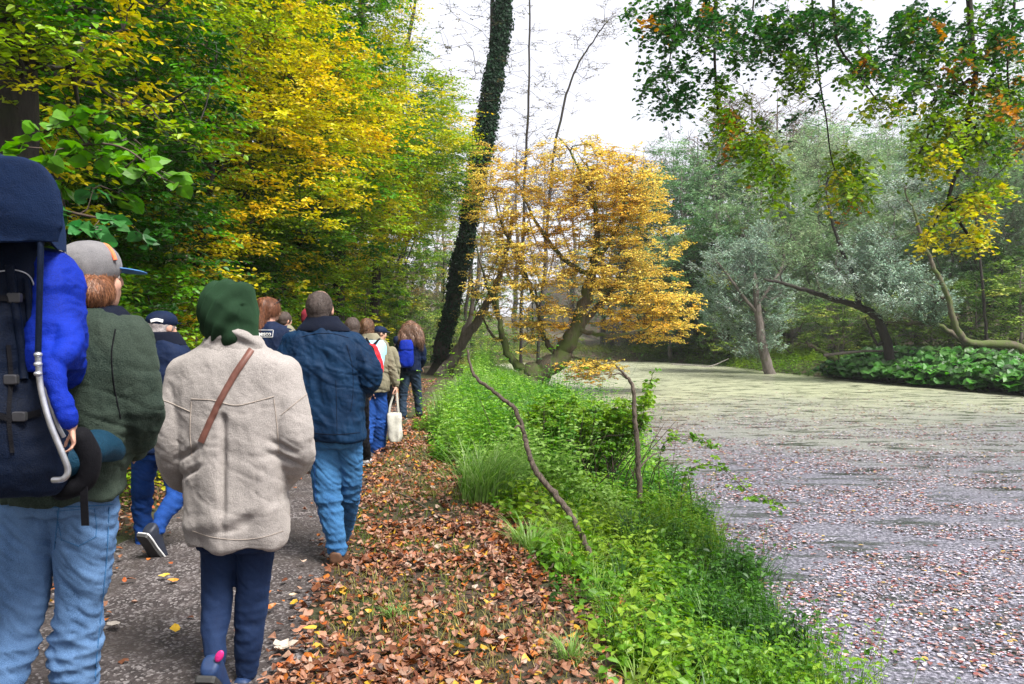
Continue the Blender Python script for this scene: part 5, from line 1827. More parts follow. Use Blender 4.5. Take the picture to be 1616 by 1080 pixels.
def coatf(P, N):
    zz = P[:, 2]
    y0 = W(0, 640, YW)[2]
    pl = np.exp(-((P[:, 0] - cx) / .013) ** 2) * (zz < y0) * smooth((y0 - zz) / .05) * np.clip((zz - .60) / .3, 0, 1) * -.026
    w2 = np.clip((y0 - zz) / .6, 0, 1)
    pl += (zz < y0) * .014 * w2 * np.sin((P[:, 0] - cx) * 30 + (zz * 3)) * (np.abs(P[:, 0] - cx) < .22)
    pl += np.exp(-((zz - (.62 + .7 * (P[:, 0] - cx + .1))) / .03) ** 2) * -.010 * (zz > .7)
    pl += .012 * np.exp(-((zz - .76 - .25 * (P[:, 0] - cx)) / .035) ** 2) * (np.abs(P[:, 0] - cx) < .2)
    for sx, sy in ((298, 715), (446, 705), (300, 745), (452, 728)):   # deep creases inside the elbows
        e = W(sx, sy, YW - .1)
        pl += -.024 * np.exp(-((P[:, 0] - e[0]) ** 2 / .0026 + (zz - e[2] + .5 * abs(1) * (P[:, 0] - e[0]) * (1 if sx > 372 else -1)) ** 2 / .00018)) * (N[:, 1] < .2)
    return pl


displace(jm, coatf)
bt = bvh(jm)
coat_o = [c for c in rw.children if c.name.startswith('coat')][0]
def seamline(tree_, pts, r, mat, parent, name='seam', off=.001, n=30):
    P_ = catmull(np.array(pts, float), max(2, n // (len(pts) - 1)))
    Q = [np.array(onto(tree_, p[0], p[1], off)[0]) for p in P_ if onto(tree_, p[0], p[1], off)[0] is not None]
    g = Geo(); g.add(*tube(Q, np.full(len(Q), r), 6))
    return g.build(name, mat, parent, True)


beige_d = C_('beige seam', (.20, .17, .15), (.28, .24, .21), 6, 260, .95, .3, .3)
seamline(bt, [(302, 630), (335, 632), (372, 640), (410, 632), (432, 626)], .0022, beige_d, coat_o)
seamline(bt, [(302, 634), (300, 680), (303, 720)], .002, beige_d, coat_o)
seamline(bt, [(432, 630), (438, 680), (440, 715)], .002, beige_d, coat_o)
seamline(bt, [(258, 632), (278, 640), (300, 650)], .002, beige_d, coat_o)
seamline(bt, [(444, 655), (462, 640), (484, 622)], .002, beige_d, coat_o)
seamline(bt, [(304, 838), (335, 848), (376, 852), (415, 848), (447, 838)], .0014, beige_d, coat_o, 'hem_seam')
# high collar with twisted folds
cm = fuse([torso([(370, 530, 40, .085, .0), (368, 542, 46, .095), (370, 556, 54, .105), (371, 566, 58, .10)], YW), limb([(330, 548, YW - .06, .026), (352, 527, YW - .08, .024), (385, 530, YW - .08, .022), (405, 548, YW - .05, .024)], 6)], .008, 3)
displace(cm, lambda P, N: .006 * ridge(P + np.stack([P[:, 2] * .8, P[:, 2] * 0, P[:, 0] * .45], -1), (3, 3, 34)))
part('collar', cm, beige, rw)
# hood
hm = fuse([torso([(365, 442, 12, .05, .03), (365, 447, 26, .09, .03), (364, 460, 37, .115, .03), (363, 480, 42, .13, .02), (362, 505, 42, .13, .01), (364, 530, 39, .115, 0), (370, 545, 36, .09, 0)], YW, sq=2.1)], .008, 3)


def hf(P, N):
    d = .008 * ridge(P + np.stack([P[:, 2] * .5, P[:, 0] * 0, P[:, 0] * .6], -1), (6, 6, 7)) + .003 * ridge(P, (16, 16, 16))
    c = W(392, 500, YW)
    d += -.012 * np.exp(-((P[:, 0] - c[0] - .06 * (P[:, 2] - c[2])) / .010) ** 2) * (P[:, 2] < c[2] + .05)
    d += .008 * np.sin(((P[:, 2] - c[2]) * 1.0 + (P[:, 0] - c[0]) ** 2 * 9) * 60) * np.exp(-((P[:, 0] - c[0] + .10) / .12) ** 2)
    return d


displace(hm, hf)
part('hood', hm, hoodg, rw)
sb = [c for c in rw.children if c.name.startswith('shoe')][0]
v, f = ball(W(346, 1036, YW - .235), (.016, .008, .026), Matrix.Rotation(.5, 4, 'Y')); me = bpy.data.meshes.new('heel_patch'); me.from_pydata(v.tolist(), [], f)
part('heel_patch', me, pinkm, sb)
g = ribbon(bt, [(397, 553), (372, 590), (345, 638), (318, 698)], 10, .004)
st = g.build('shoulder_bag', None or strapm, None, True)
tag(st, 'brown leather bag strap running diagonally down the back of the beige coat', 'bag')

# --- man in the navy coat
YM = 5.2
tr_ = [(506, 512, 20, .07, 0), (508, 522, 34, .10), (510, 534, 54, .125), (511, 560, 62, .145), (513, 600, 60, .155), (518, 645, 54, .155), (524, 678, 49, .155), (528, 693, 45, .15)]
sl = [[(466, 545, YM, .078), (455, 580, YM - .01, .082), (455, 612, YM, .078), (468, 630, YM + .14, .066), (482, 636, YM + .26, .055)],
      [(556, 543, YM, .078), (573, 572, YM - .01, .082), (582, 598, YM, .078), (570, 612, YM + .16, .066), (555, 617, YM + .28, .055)]]
lg = [[(513, 700, YM, .098), (514, 745, YM, .092), (518, 790, YM - .01, .080), (527, 835, YM - .04, .066), (532, 866, YM - .05, .058)],
      [(550, 700, YM + .02, .088), (552, 745, YM + .08, .080), (551, 785, YM + .17, .070), (545, 820, YM + .30, .062), (540, 845, YM + .42, .058)]]
rm, S, R, hw_, jm2 = person('balding man in a navy waxed coat, light blue jeans and brown boots', YM, (505, 489, 20, 31), tr_, sl, lg, [(533, 872, YM - .03, 0, 0), (541, 843, YM + .45, 0, 0)],
                            dict(jacket=navy, trousers=jean_b, shoe=boot, sole=boot, shoe_s=1.08), cloth_fold=.012, leg_fold=.010, gvox=.010, jacket_name='coat')
navyd = C_('dark collar cord', (.001, .002, .006), (.004, .006, .014), 6, 420, .9, .2, .3)
cm = fuse([torso([(509, 499, 24, .085, .02), (509, 507, 29, .095, .01), (510, 516, 38, .11), (511, 524, 44, .115)], YM)], .008, 3)
part('collar', cm, navyd, rm)
w_, h_ = hw_
hairpart(rm, [ball(S((0, -.20, .15)), (w_ * 1.05, w_ * 1.25 * .94, h_ * .80), R), ball(S((0, -.5, -.25)), (w_ * .85, w_ * .6, h_ * .5), R)], hair_s, .006, .0015, (60, 60, 60))
btm = bvh(jm2)
seamline(btm, [(476, 532), (500, 527), (525, 527), (552, 534)], .002, navyd, [c for c in rm.children if c.name.startswith('coat')][0])
seamline(btm, [(547, 545), (556, 580), (557, 620), (553, 650)], .0018, navyd, [c for c in rm.children if c.name.startswith('coat')][0])

seamline(btm, [(486, 683), (528, 686), (568, 683)], .0022, navyd, [c for c in rm.children if c.name.startswith('coat')][0], 'hem_seam')
seamline(btm, [(530, 600), (531, 640), (532, 685)], .0018, navyd, [c for c in rm.children if c.name.startswith('coat')][0])
tjm = [c for c in rm.children if c.name.startswith('trousers')][0]
seamline(bvh(tjm.data), [(496, 705), (497, 760), (500, 800), (515, 850)], .0018, jean_d, tjm)
strands([c for c in rm.children if c.name.startswith('hair')][0], 2600, .012, (.02, .015, .013), (.14, .11, .10), w=.0006, lift=.003)

# --- man in the navy cap, left
YC = 5.5
tr_ = [(255, 530, 16, .07), (257, 540, 24, .10), (258, 552, 36, .125), (260, 585, 42, .145), (257, 640, 41, .145), (252, 680, 38, .145), (248, 712, 36, .14)]
sl = [[(232, 560, YC, .062), (222, 610, YC, .06), (222, 650, YC + .05, .055), (232, 675, YC + .18, .045)],
      [(284, 560, YC, .062), (290, 610, YC, .06), (288, 650, YC + .05, .055), (278, 672, YC + .18, .045)]]
lg = [[(232, 715, YC, .085), (226, 755, YC + .1, .076), (224, 795, YC + .18, .064), (226, 830, YC + .2, .058), (228, 862, YC + .2, .055)],
      [(266, 715, YC, .085), (276, 750, YC + .02, .076), (280, 780, YC - .02, .064), (262, 808, YC - .12, .056), (248, 834, YC - .2, .050)]]
rc, S, R, hw_, jm3 = person('grey haired man in a navy cap with white lettering, navy jacket and blue jeans', YC, (256, 517, 18, 25), tr_, sl, lg, [(229, 866, YC + .24, 0, 0), (247, 842, YC - .2, .35, -.95)],
                            dict(jacket=navy2, trousers=jean_d, shoe=shoe_d, sole=M['white_sole'], shoe_s=1.15), yaw=.5, leg_fold=.009, cloth_fold=.010)
w_, h_ = hw_
hairpart(rc, hair_cap(S, R, w_, h_, 1.04), hair_g, .008, .002, (60, 60, 60))
cap = fuse([ball(S((0, -.05, .42)), (w_ * 1.16, w_ * 1.42, h_ * .66), R), ball(S((0, 1.1, .25)), (w_ * .75, w_ * .6, h_ * .05), R)], .007, 2)
capo = part('cap', cap, navy2, rc)
bc = bvh(cap)
g = ribbon(bc, [(238, 507), (247, 505), (257, 507)], 4.5, .002)
g.build('lettering', whitep, capo, False)
cm = fuse([torso([(255, 524, 24, .09), (257, 534, 30, .10), (258, 546, 36, .11)], YC)], .009, 3)
part('collar', cm, navyd, rc)

# --- man in the green fleece carrying the child carrier
YG = 2.65
tr_ = [(146, 492, 30, .08), (145, 503, 50, .11), (142, 520, 76, .13), (138, 560, 94, .15), (134, 620, 96, .155), (122, 690, 88, .155), (105, 745, 84, .155), (98, 782, 86, .155)]
sl = [[(76, 540, YG, .078), (60, 600, YG, .08), (58, 650, YG, .078), (70, 690, YG + .1, .066), (90, 705, YG + .28, .052)],
      [(198, 536, YG, .078), (208, 590, YG - .01, .076), (216, 648, YG, .074), (212, 690, YG + .12, .064), (190, 706, YG + .30, .052)]]
lg = [[(46, 800, YG, .108), (40, 870, YG, .090), (36, 950, YG - .01, .072), (16, 1030, YG - .06, .066), (-15, 1120, YG - .15, .062), (-15, 1180, YG - .2, .058)],
      [(132, 800, YG + .02, .106), (133, 870, YG + .02, .090), (127, 950, YG + .03, .074), (119, 1030, YG + .03, .072), (115, 1130, YG + .04, .066), (113, 1195, YG + .05, .062)]]
rg, S, R, hw_, jm4 = person('man in a grey cap, dark green fleece and light jeans at the left edge', YG, (143, 441, 35, 54), tr_, sl, lg, [(-15, 1190, YG - .2, 0, -.3), (113, 1205, YG + .06, 0, 0)],
                            dict(jacket=green_fl, trousers=jean_l, shoe=shoe_d), yaw=.75, pitch=-.18, cloth_fold=.009, leg_fold=.010, gvox=.009, jacket_name='fleece')
w_, h_ = hw_
hr_ = hairpart(rg, [ball(S((0, -.12, .1)), (w_ * 1.06, w_ * 1.25 * 1.02, h_ * .84), R), ball(W(145, 462, YG - .02), (.068, .075, .060))], hair_r, .006, .0025, (70, 70, 12))
cap = fuse([ball(S((0, -.02, .40)), (w_ * 1.22, w_ * 1.46, h_ * .74), R)], .006, 2)
displace(cap, lambda P, N: .003 * ridge(P, 14))
capo = part('cap', cap, greycap, rg)
v, f = ball(S((.05, 1.28, .12)), (w_ * .85, w_ * .95, h_ * .06), R @ Matrix.Rotation(-.30, 4, 'X')); me = bpy.data.meshes.new('brim'); me.from_pydata(v.tolist(), [], f)
part('brim', me, bluebrim, capo)
P_ = [S((1.06 * math.sin(a), .66, .36 + .60 * math.cos(a))) for a in np.linspace(-1.4, 1.4, 24)]
g = Geo(); g.add(*tube(P_, np.full(24, .007), 8)); g.build('orange_trim', orange, capo, True)
cm = fuse([torso([(156, 482, 30, .08, .03), (158, 492, 36, .09, .02), (156, 503, 46, .10, .01), (152, 512, 52, .105)], YG)], .008, 3)
displace(cm, lambda P, N: .004 * ridge(P, (6, 6, 20)))
part('collar', cm, navyd, rg)
btg = bvh(jm4)
seamline(btg, [(182, 520), (176, 560), (180, 610), (190, 660)], .0022, black, [c for c in rg.children if c.name.startswith('fleece')][0])
# patch pocket on the jeans
tj = [c for c in rg.children if c.name.startswith('trousers')][0]
bj = bvh(tj.data)
for dx in (0,):
    pts = [(90, 806), (91, 806.5), (128, 804), (148, 803), (149, 804), (152, 830), (151, 846), (150, 848), (124, 862), (123, 862), (98, 852), (97, 851), (91, 820), (90, 806)]
    seamline(bj, pts, .0014, jean_b, tj, 'pocket', .0005, 60)
seamline(bj, [(12, 796), (60, 800), (110, 800), (178, 796)], .0022, jean_b, tj, 'waist_seam', .001, 30)

seamline(bj, [(94, 792), (90, 830), (86, 868)], .002, jean_b, tj, 'seam')
seamline(bj, [(172, 800), (168, 880), (160, 960), (152, 1040), (150, 1075)], .002, jean_b, tj, 'seam')
strands(hr_, 7000, .03, (.07, .022, .008), (.42, .18, .08), .002, .0007, lift=.004)

# --- child carrier on his back, and the child in it
YK = 2.33
kk_ = FPX / YK
ca = empty('child_carrier', tuple(W(20, 780, YK)), 'dark navy frame child carrier with a sun canopy worn on the back', 'child carrier')
# canopy: a domed hood, hollow below
g = Geo()
cxk = W(-25, 300, YK)[0]
zc0, zc1 = W(0, 385, YK)[2], W(0, 240, YK)[2]
nu, nv = 30, 20
V = []
for sgn in (0, 1):
    for iu in range(nu + 1):
        a = math.pi * iu / nu
        for iv in range(nv + 1):
            t = iv / nv
            rad = .285 - .125 * t - sgn * .006
            prof = (math.sin(math.pi * .5 * min(1, (1 - abs(2 * t - 1)) * 1.6 + .001))) ** .5
            x_ = cxk - math.cos(a) * rad * (.92 + .08 * prof)
            z_ = zc0 + (zc1 - zc0 - sgn * .006) * (math.sin(a) ** .62) * (.72 + .28 * prof) - .02 * t
            y_ = YK - .20 + .36 * t
            fold_ = .006 * math.sin(a * 16 + t * 9) * math.sin(math.pi * t)
            V.append((x_, y_, z_ + fold_))
V = np.array(V)
F = []
q_ = (nu + 1) * (nv + 1)
for s_ in (0, 1):
    for iu in range(nu):
        for iv in range(nv):
            b = s_ * q_ + iu * (nv + 1) + iv
            F.append((b, b + 1, b + nv + 2, b + nv + 1))
g.add(V, np.array(F))
g.build('canopy', canop, ca, True)
# rear valance closing the canopy toward the camera
vm = fuse([torso([(-25, 248, 62, .015), (-25, 262, 96, .018), (-25, 300, 118, .02), (-25, 345, 122, .02), (-25, 384, 120, .018)], YK - .20)], .007, 3)
displace(vm, lambda P, N: .006 * ridge(P, (5, 2, 16)))
part('canopy_back', vm, canop, ca)
# pack body
pm = fuse([torso([(-20, 368, 70, .05), (-20, 392, 76, .07), (-18, 430, 80, .10), (-12, 500, 76, .12), (-8, 580, 74, .12), (0, 660, 84, .125), (14, 730, 88, .12), (20, 775, 70, .09)], YK - .02)], .010, 4)
displace(pm, lambda P, N: .010 * ridge(P, (8, 8, 7)) + .004 * ridge(P, (20, 20, 20)))
part('pack_body', pm, carr, ca)
for pts, r in [([(15, 420), (22, 470), (30, 530), (36, 600)], .012), ([(40, 440), (46, 520), (52, 600)], .009)]:
    seamline(bvh(pm), pts, r, carr, ca, 'padding', .004, 30)


def rod(name, pts, r, mat, parent, world=False):
    P_ = catmull([p if world else W(p[0], p[1], p[2]) for p in pts], 8)
    g_ = Geo(); g_.add(*tube(P_, np.full(len(P_), r), 10))
    return g_.build(name, mat, parent, True)


rod('canopy_rod', [(72, 290, YK - .12), (66, 330, YK - .18), (64, 400, YK - .20), (62, 480, YK - .19), (60, 560, YK - .18)], .008, carr, ca)
fr = rod('frame', [(60, 560, YK - .17), (64, 610, YK - .17), (78, 665, YK - .17), (98, 715, YK - .16), (107, 742, YK - .15), (100, 756, YK - .15), (84, 758, YK - .14)], .0085, metal, ca)
rod('frame', [(66, 585, YK - .12), (76, 625, YK - .12), (90, 668, YK - .11), (101, 690, YK - .10)], .006, metal, ca)
for y_ in (560, 575, 590):
    v, f = ball(W(60, y_, YK - .185), (.011, .011, .008)); me = bpy.data.meshes.new('rivet'); me.from_pydata(v.tolist(), [], f); part('rivet', me, metal, ca)
hb = fuse([limb([(60, 745, YK + .02, .05), (110, 720, YK + .04, .055), (150, 705, YK + .14, .05), (182, 712, YK + .30, .038)], 6)], .009, 3)
displace(hb, lambda P, N: .006 * ridge(P, 12))
part('hip_belt', hb, teal, ca)
sm_ = fuse([limb([(128, 690, YK + .02, .032), (140, 722, YK + .04, .036), (134, 760, YK + .05, .030), (100, 770, YK + .05, .04)], 5)], .009, 3)
part('hip_pad', sm_, black, ca)
g = Geo()
P_ = catmull([W(133, 745, YK + .03), W(132, 780, YK + .03), W(133, 810, YK + .035), W(134, 830, YK + .04)], 6)
V = []
for p in P_: V += [p + [-.011, 0, 0], p + [.011, 0, 0], p + [.011, .004, 0], p + [-.011, .004, 0]]
F = [(i * 4 + j, i * 4 + (j + 1) % 4, i * 4 + 4 + (j + 1) % 4, i * 4 + 4 + j) for i in range(len(P_) - 1) for j in range(4)]
g.add(V, F); g.build('hanging_strap', black, ca)
for sd_, pts in ((0, [(80, 505, YG - .20), (100, 492, YG - .12), (112, 500, YG + .02), (110, 540, YG + .16)]), (1, [(150, 512, YG - .17), (180, 505, YG - .08), (192, 512, YG + .05), (190, 560, YG + .18)])):
    if sd_ == 1: continue
    rod('shoulder_strap', pts, .018, black, ca)

bpk = bvh(pm)
for pts, wpx in (([(-5, 470), (15, 472), (48, 466)], 9), ([(-5, 655), (20, 660), (62, 652)], 10), ([(12, 545), (16, 600), (14, 655), (20, 715)], 7)):
    g = ribbon(bpk, pts, wpx, .004, 24, .003)
    if g.n: g.build('webbing', black, ca)
for cx0, cy0 in ((22, 471), (30, 658), (16, 600)):
    loc_, nr_ = onto(bpk, cx0, cy0, .010)
    if loc_ is None: continue
    v, f = loft([np.array(loc_) + np.array([0, y_, 0]) for y_ in (-.008, -.006, .006)], [(.016, 0, 0), (.019, 0, 0), (.019, 0, 0)], [(0, 0, .011), (0, 0, .014), (0, 0, .014)], 20, 6)
    me = bpy.data.meshes.new('buckle'); me.from_pydata(v.tolist(), [], f); link('buckle', me, plain_mat('buckle plastic', (.03, .03, .035), .4), ca)
seamline(bpk, [(-10, 430), (30, 428), (52, 450), (56, 520)], .0022, metal, ca, 'zip', .003, 40)

# child
ch = empty('person', tuple(W(80, 560, YK)), 'small child in a bright blue hooded snowsuit sitting in the carrier', 'person')
hc = W(78, 432, YK + .08)
hs, eyes, S, R = head_shells(hc, .058, .078, .2, -.1)
sh = hs + [limb([(*W(80, 450, YK + .08), .034), (*W(82, 500, YK + .06), .04)], 4, world=True), torso([(82, 480, 20, .05), (84, 500, 34, .07), (84, 560, 34, .08)], YK + .05),
           limb([(94, 505, YK + .0, .022), (102, 538, YK - .05, .020), (86, 572, YK - .11, .017), (98, 630, YK - .13, .016), (112, 672, YK - .12, .017)], 5),
           limb([(60, 505, YK + .03, .026), (45, 545, YK + .1, .024), (60, 580, YK + .2, .02)], 5),
           limb([(70, 560, YK + .05, .045), (60, 600, YK + .2, .036), (60, 680, YK + .2, .028)], 5), limb([(95, 560, YK + .05, .045), (110, 600, YK + .2, .036), (110, 680, YK + .2, .028)], 5)]
sh += hand(W(113, 676, YK - .12), (.1, .05, -1), (-.6, -.4, 0), .50, .7, 1) + hand(W(60, 582, YK + .2), (0, 1, -.2), (0, 0, -1), .5, .8, 1)
part('body', fuse(sh, .005, 1), SKIN, ch)
for ec, er in eyes:
    v, f = ball(ec, (er, er, er)); me = bpy.data.meshes.new('eye'); me.from_pydata(v.tolist(), [], f); part('eye', me, EYEW, ch)
suit = fuse([torso([(66, 392, 8, .04, .06), (74, 400, 20, .07, .05), (84, 425, 34, .085, .04), (90, 450, 37, .09, .03), (90, 475, 34, .085, .02), (90, 500, 38, .09), (88, 540, 40, .10), (84, 585, 34, .09)], YK + .0, sq=2.1),
             limb([(95, 500, YK - .02, .040), (110, 538, YK - .06, .036), (98, 562, YK - .10, .030)], 5),
             limb([(80, 545, YK - .06, .036), (84, 585, YK - .12, .028), (97, 630, YK - .13, .024), (109, 664, YK - .13, .021)], 6),
             limb([(60, 505, YK + .03, .04), (45, 545, YK + .1, .038), (58, 578, YK + .19, .03)], 5),
             limb([(70, 560, YK + .05, .06), (60, 600, YK + .2, .05), (60, 680, YK + .2, .042)], 5), limb([(95, 560, YK + .05, .06), (110, 600, YK + .2, .05), (110, 680, YK + .2, .042)], 5)], .007, 3)
displace(suit, lambda P, N: .004 * ridge(P, (12, 12, 26)) + .003 * ridge(P, (30, 30, 60)))
part('snowsuit', suit, royal, ch)

# --- woman in the dark vest
s_ = std(424, 7.4, 466, 1.70, wid=1.0, phase=-1)
s_['head'] = (426, 490, 13, 19)
rv, S, R, hw_, jm5 = person('woman with auburn hair and sunglasses on her head in a navy vest over olive sleeves', 7.4, mats=dict(jacket=navy2, trousers=jean_d, shoe=shoe_d, sole=M['white_sole']), yaw=.8, gvox=.013, jacket_name='vest', **s_)
for l_ in s_['sleeves']:
    me = fuse([limb([(p[0], p[1], p[2], p[3] * 1.14) for p in l_])], .011, 3)
    displace(me, lambda P, N: .006 * ridge(P, (8, 8, 18)))
    part('sleeve', me, olive, rv)
w_, h_ = hw_
hairpart(rv, hair_cap(S, R, w_, h_, 1.1) + [limb([(415, 480, 7.36, .06), (410, 500, 7.33, .055), (411, 516, 7.32, .045), (414, 526, 7.31, .02)], 5), ball(S((0, -.5, -.1)), (w_ * 1.0, w_ * .9, h_ * .8), R)], hair_r, .009, .006, (28, 28, 8))
hv_ = [c for c in rv.children if c.name.startswith('hair')][0]
strands(hv_, 3500, .07, (.05, .015, .006), (.34, .13, .06), .006, .0012, lift=.006)
sg = fuse([ball(S((s2 * .48, .75, .85)), (w_ * .42, w_ * .12, h_ * .17), R) for s2 in (-1, 1)] + [limb([(*S((-1.1, .0, .5)), .005), (*S((-.9, .7, .82)), .006), (*S((0, .82, .9)), .006), (*S((.9, .7, .82)), .006), (*S((1.1, 0, .5)), .005)], 4, world=True)], .004, 0)
part('sunglasses', sg, plain_mat('dark lens', (.01, .01, .012), .15), rv)
bv = bvh(jm5)
vest_o = [c for c in rv.children if c.name.startswith('vest')][0]
fc = bpy.data.curves.new('lettering', 'FONT'); fc.body = 'unesco'; fc.size = .055; fc.extrude = .0015; fc.align_x = 'CENTER'; fc.align_y = 'CENTER'; fc.space_character = 1.0; fc.offset = .0012
fo = bpy.data.objects.new('t', fc); COL.objects.link(fo)
tm_ = bpy.data.meshes.new_from_object(fo.evaluated_get(bpy.context.evaluated_depsgraph_get())); bpy.data.objects.remove(fo)
loc, nr = onto(bv, 415, 527, .006)
if loc is None: loc, nr = Vector(W(415, 527, 7.22)), Vector((0, -1, 0))
TV = coords(tm_)
TV = np.stack([TV[:, 0], -TV[:, 2] * 1, TV[:, 1]], -1) + np.array([loc[0], loc[1] - .004, loc[2]])
# the print follows the curve of the back
for i in range(len(TV)):
    hloc, hn, _, _ = bv.ray_cast(Vector((TV[i, 0], 5.0, TV[i, 2])), Vector((0, 1, 0)))
    if hloc is not None: TV[i, 1] = hloc.y - .003 + (TV[i, 1] - loc[1] + .004)
tm_.vertices.foreach_set('co', TV.astype(np.float32).ravel())
link('lettering', tm_, whitep, vest_o)
g = Geo()
for a, b_ in (((-.092, -.030), (.092, -.030)), ((.092, -.030), (.092, .034)), ((.092, .034), (-.092, .034)), ((-.092, .034), (-.092, -.030))):
    L2 = []
    for t in np.linspace(0, 1, 14):
        x_, z_ = loc[0] + a[0] + (b_[0] - a[0]) * t, loc[2] + a[1] + (b_[1] - a[1]) * t
        hl, hn, _, _ = bv.ray_cast(Vector((x_, 5.0, z_)), Vector((0, 1, 0)))
        L2.append((x_, (hl.y if hl is not None else loc[1]) - .003, z_))
    g.add(*tube(L2, np.full(14, .0022), 4))
g.build('lettering_frame', whitep, vest_o)

# --- dark haired person beyond her
s_ = std(449, 10.0, 494, 1.66, phase=1); s_['head'] = (449, 506, 9.5, 13)
rx, S, R, hw_, _j = person('dark haired person half hidden between the vest and the navy coat', 10.0, mats=dict(jacket=black, trousers=jean_d, shoe=shoe_d), yaw=.7, gvox=.016, voxel=.014, **s_)
hairpart(rx, hair_cap(S, R, *hw_, 1.1), hair_d, .010, .003)
# --- person in a dark red hood
s_ = std(487, 8.6, 487, 1.72, phase=-1); s_['head'] = (487, 503, 10, 15)
rx, S, R, hw_, _j = person('person in a dark red woollen hat and black jacket behind the balding man', 8.6, mats=dict(jacket=black, trousers=jean_d, shoe=shoe_d), gvox=.016, voxel=.014, **s_)
dred = C_('dark red wool', (.08, .008, .012), (.16, .018, .03), 8, 300, .9, .3, .4)
w_, h_ = hw_
hm = fuse([ball(S((0, -.1, .3)), (w_ * 1.15, w_ * 1.4, h_ * .85), R), ball(S((0, -.3, -.1)), (w_ * 1.1, w_ * 1.15, h_ * .7), R)], .009, 2)
part('hat', hm, dred, rx)
# --- dark haired person right of the balding man, black trousers
s_ = std(557, 8.7, 503, 1.66, phase=1, wid=.9); s_['head'] = (556, 519, 11, 16)
s_['shoes'] = [(a[0] + 8, a[1], a[2], a[3], a[4]) for a in s_['shoes']]
s_['legs'] = [[(p[0] + 2 * q, *p[1:]) for q, p in enumerate(l_)] for l_ in s_['legs']]
rx, S, R, hw_, _j = person('person with dark brown hair and black trousers, mostly behind the navy coat', 8.7, mats=dict(jacket=black, trousers=black, shoe=plain_mat('white shoe', (.6, .6, .62), .6), sole=M['white_sole']), gvox=.014, voxel=.014, **s_)
hairpart(rx, hair_cap(S, R, *hw_, 1.14) + [ball(S((0, -.45, -.35)), (hw_[0] * 1.05, hw_[0] * .9, hw_[1] * .6), R)], hair_d, .009, .005)

# --- woman with red backpack and tote bag
YT2 = 9.9
k_ = FPX / YT2
tr_ = [(583, 530, 9, .07), (584, 535, 14, .10), (586, 541, 21, .12), (588, 560, 25, .14), (590, 585, 24, .145), (592, 605, 24, .145), (590, 618, 24, .145)]
sl = [[(566, 545, YT2, .058), (560, 565, YT2, .056), (559, 585, YT2 + .05, .05), (562, 600, YT2 + .15, .042)],
      [(606, 545, YT2, .060), (613, 563, YT2, .060), (618, 583, YT2 - .02, .054), (623, 600, YT2 - .01, .046), (625, 607, YT2, .036)]]
lg = [[(582, 622, YT2, .09), (581, 645, YT2 - .03, .10), (577, 668, YT2 - .08, .105), (574, 688, YT2 - .22, .11), (572, 700, YT2 - .28, .105)],
      [(598, 622, YT2, .095), (599, 645, YT2 + .03, .105), (597, 670, YT2 + .06, .112), (594, 695, YT2 + .1, .118), (592, 709, YT2 + .12, .12)]]
rt, S, R, hw_, jm6 = person('woman in an olive jacket and wide dark blue jeans carrying a white tote bag', YT2, (579, 519, 9.6, 14), tr_, sl, lg, [(571, 705, YT2 - .25, 0, -.8), (593, 709, YT2 + .12, 0, 0)],
                            dict(jacket=olive, trousers=jean_d, shoe=shoe_d, sole=boot), gvox=.010, voxel=.0075, hands=[None, ((.1, 0, -1), (-1, .1, 0), 1.25, -1, .95)])
w_, h_ = hw_
hairpart(rt, hair_cap(S, R, w_, h_, 1.16) + [ball(S((0, -.35, -.3)), (w_ * 1.12, w_ * 1.0, h_ * .6), R)], hair_b, .008, .006, (28, 28, 12))
cm = fuse([torso([(583, 526, 12, .085), (584, 531, 15, .095), (585, 537, 19, .11)], YT2)], .009, 2)
part('collar', cm, olive, rt)
me = fuse([torso([(589, 537, 15, .10), (592, 545, 18, .125), (594, 560, 17, .145), (596, 585, 12, .14), (597, 598, 8, .12)], YT2 - .035)], .010, 3)
part('shoulder_panel', me, lblue, rt)
bp = empty('backpack', tuple(W(588, 575, YT2 - .2)), 'flat red backpack hanging on the back of the olive jacket', 'backpack')
me = fuse([torso([(583, 543, 6, .03), (585, 548, 10, .05), (589, 565, 12.5, .065), (593, 580, 12.5, .065), (596, 588, 9, .045)], YT2 - .20, sq=3)], .008, 3)
displace(me, lambda P, N: .006 * ridge(P, (10, 10, 14)))
part('bag_body', me, redc, bp)
for a, b_ in (((585, 546), (578, 534)), ((588, 546), (598, 536))):
    rod('strap', [(a[0], a[1], YT2 - .21), ((a[0] + b_[0]) / 2, (a[1] + b_[1]) / 2, YT2 - .17), (b_[0], b_[1], YT2 - .08), (b_[0] + 1, b_[1] - 1, YT2 + .04)], .014, black, bp)
strands([c for c in rt.children if c.name.startswith('hair')][0], 3000, .05, (.05, .02, .01), (.34, .18, .10), .005, .0015, lift=.01)
# tote
tb = empty('tote_bag', tuple(W(623, 700, YT2)), 'white canvas tote bag hanging from the woman\'s right hand', 'bag')
me = fuse([torso([(622, 652, 10.5, .020), (622, 656, 11.5, .035), (623, 670, 11, .05), (624, 688, 10.5, .055), (624, 697, 8, .045)], YT2, sq=3)], .007, 3)
displace(me, lambda P, N: .008 * ridge(P, (14, 14, 8)))
part('bag_body', me, canvas, tb)
for dy in (-.02, .02):
    g = Geo()
    for sx in (-1, 1):
        P_ = catmull([W(622 + sx * 8, 656, YT2 + dy), W(622 + sx * 6, 640, YT2 + dy), W(624 + sx * 2.5, 622, YT2 + dy * .6), W(625, 613, YT2)], 6)
        V = []
        for p in P_: V += [p + [-.012, 0, 0], p + [.012, 0, 0], p + [.012, .003, 0], p + [-.012, .003, 0]]
        F = [(i * 4 + j, i * 4 + (j + 1) % 4, i * 4 + 4 + (j + 1) % 4, i * 4 + 4 + j) for i in range(len(P_) - 1) for j in range(4)]
        g.add(V, F)
    g.build('handle', canvas, tb)

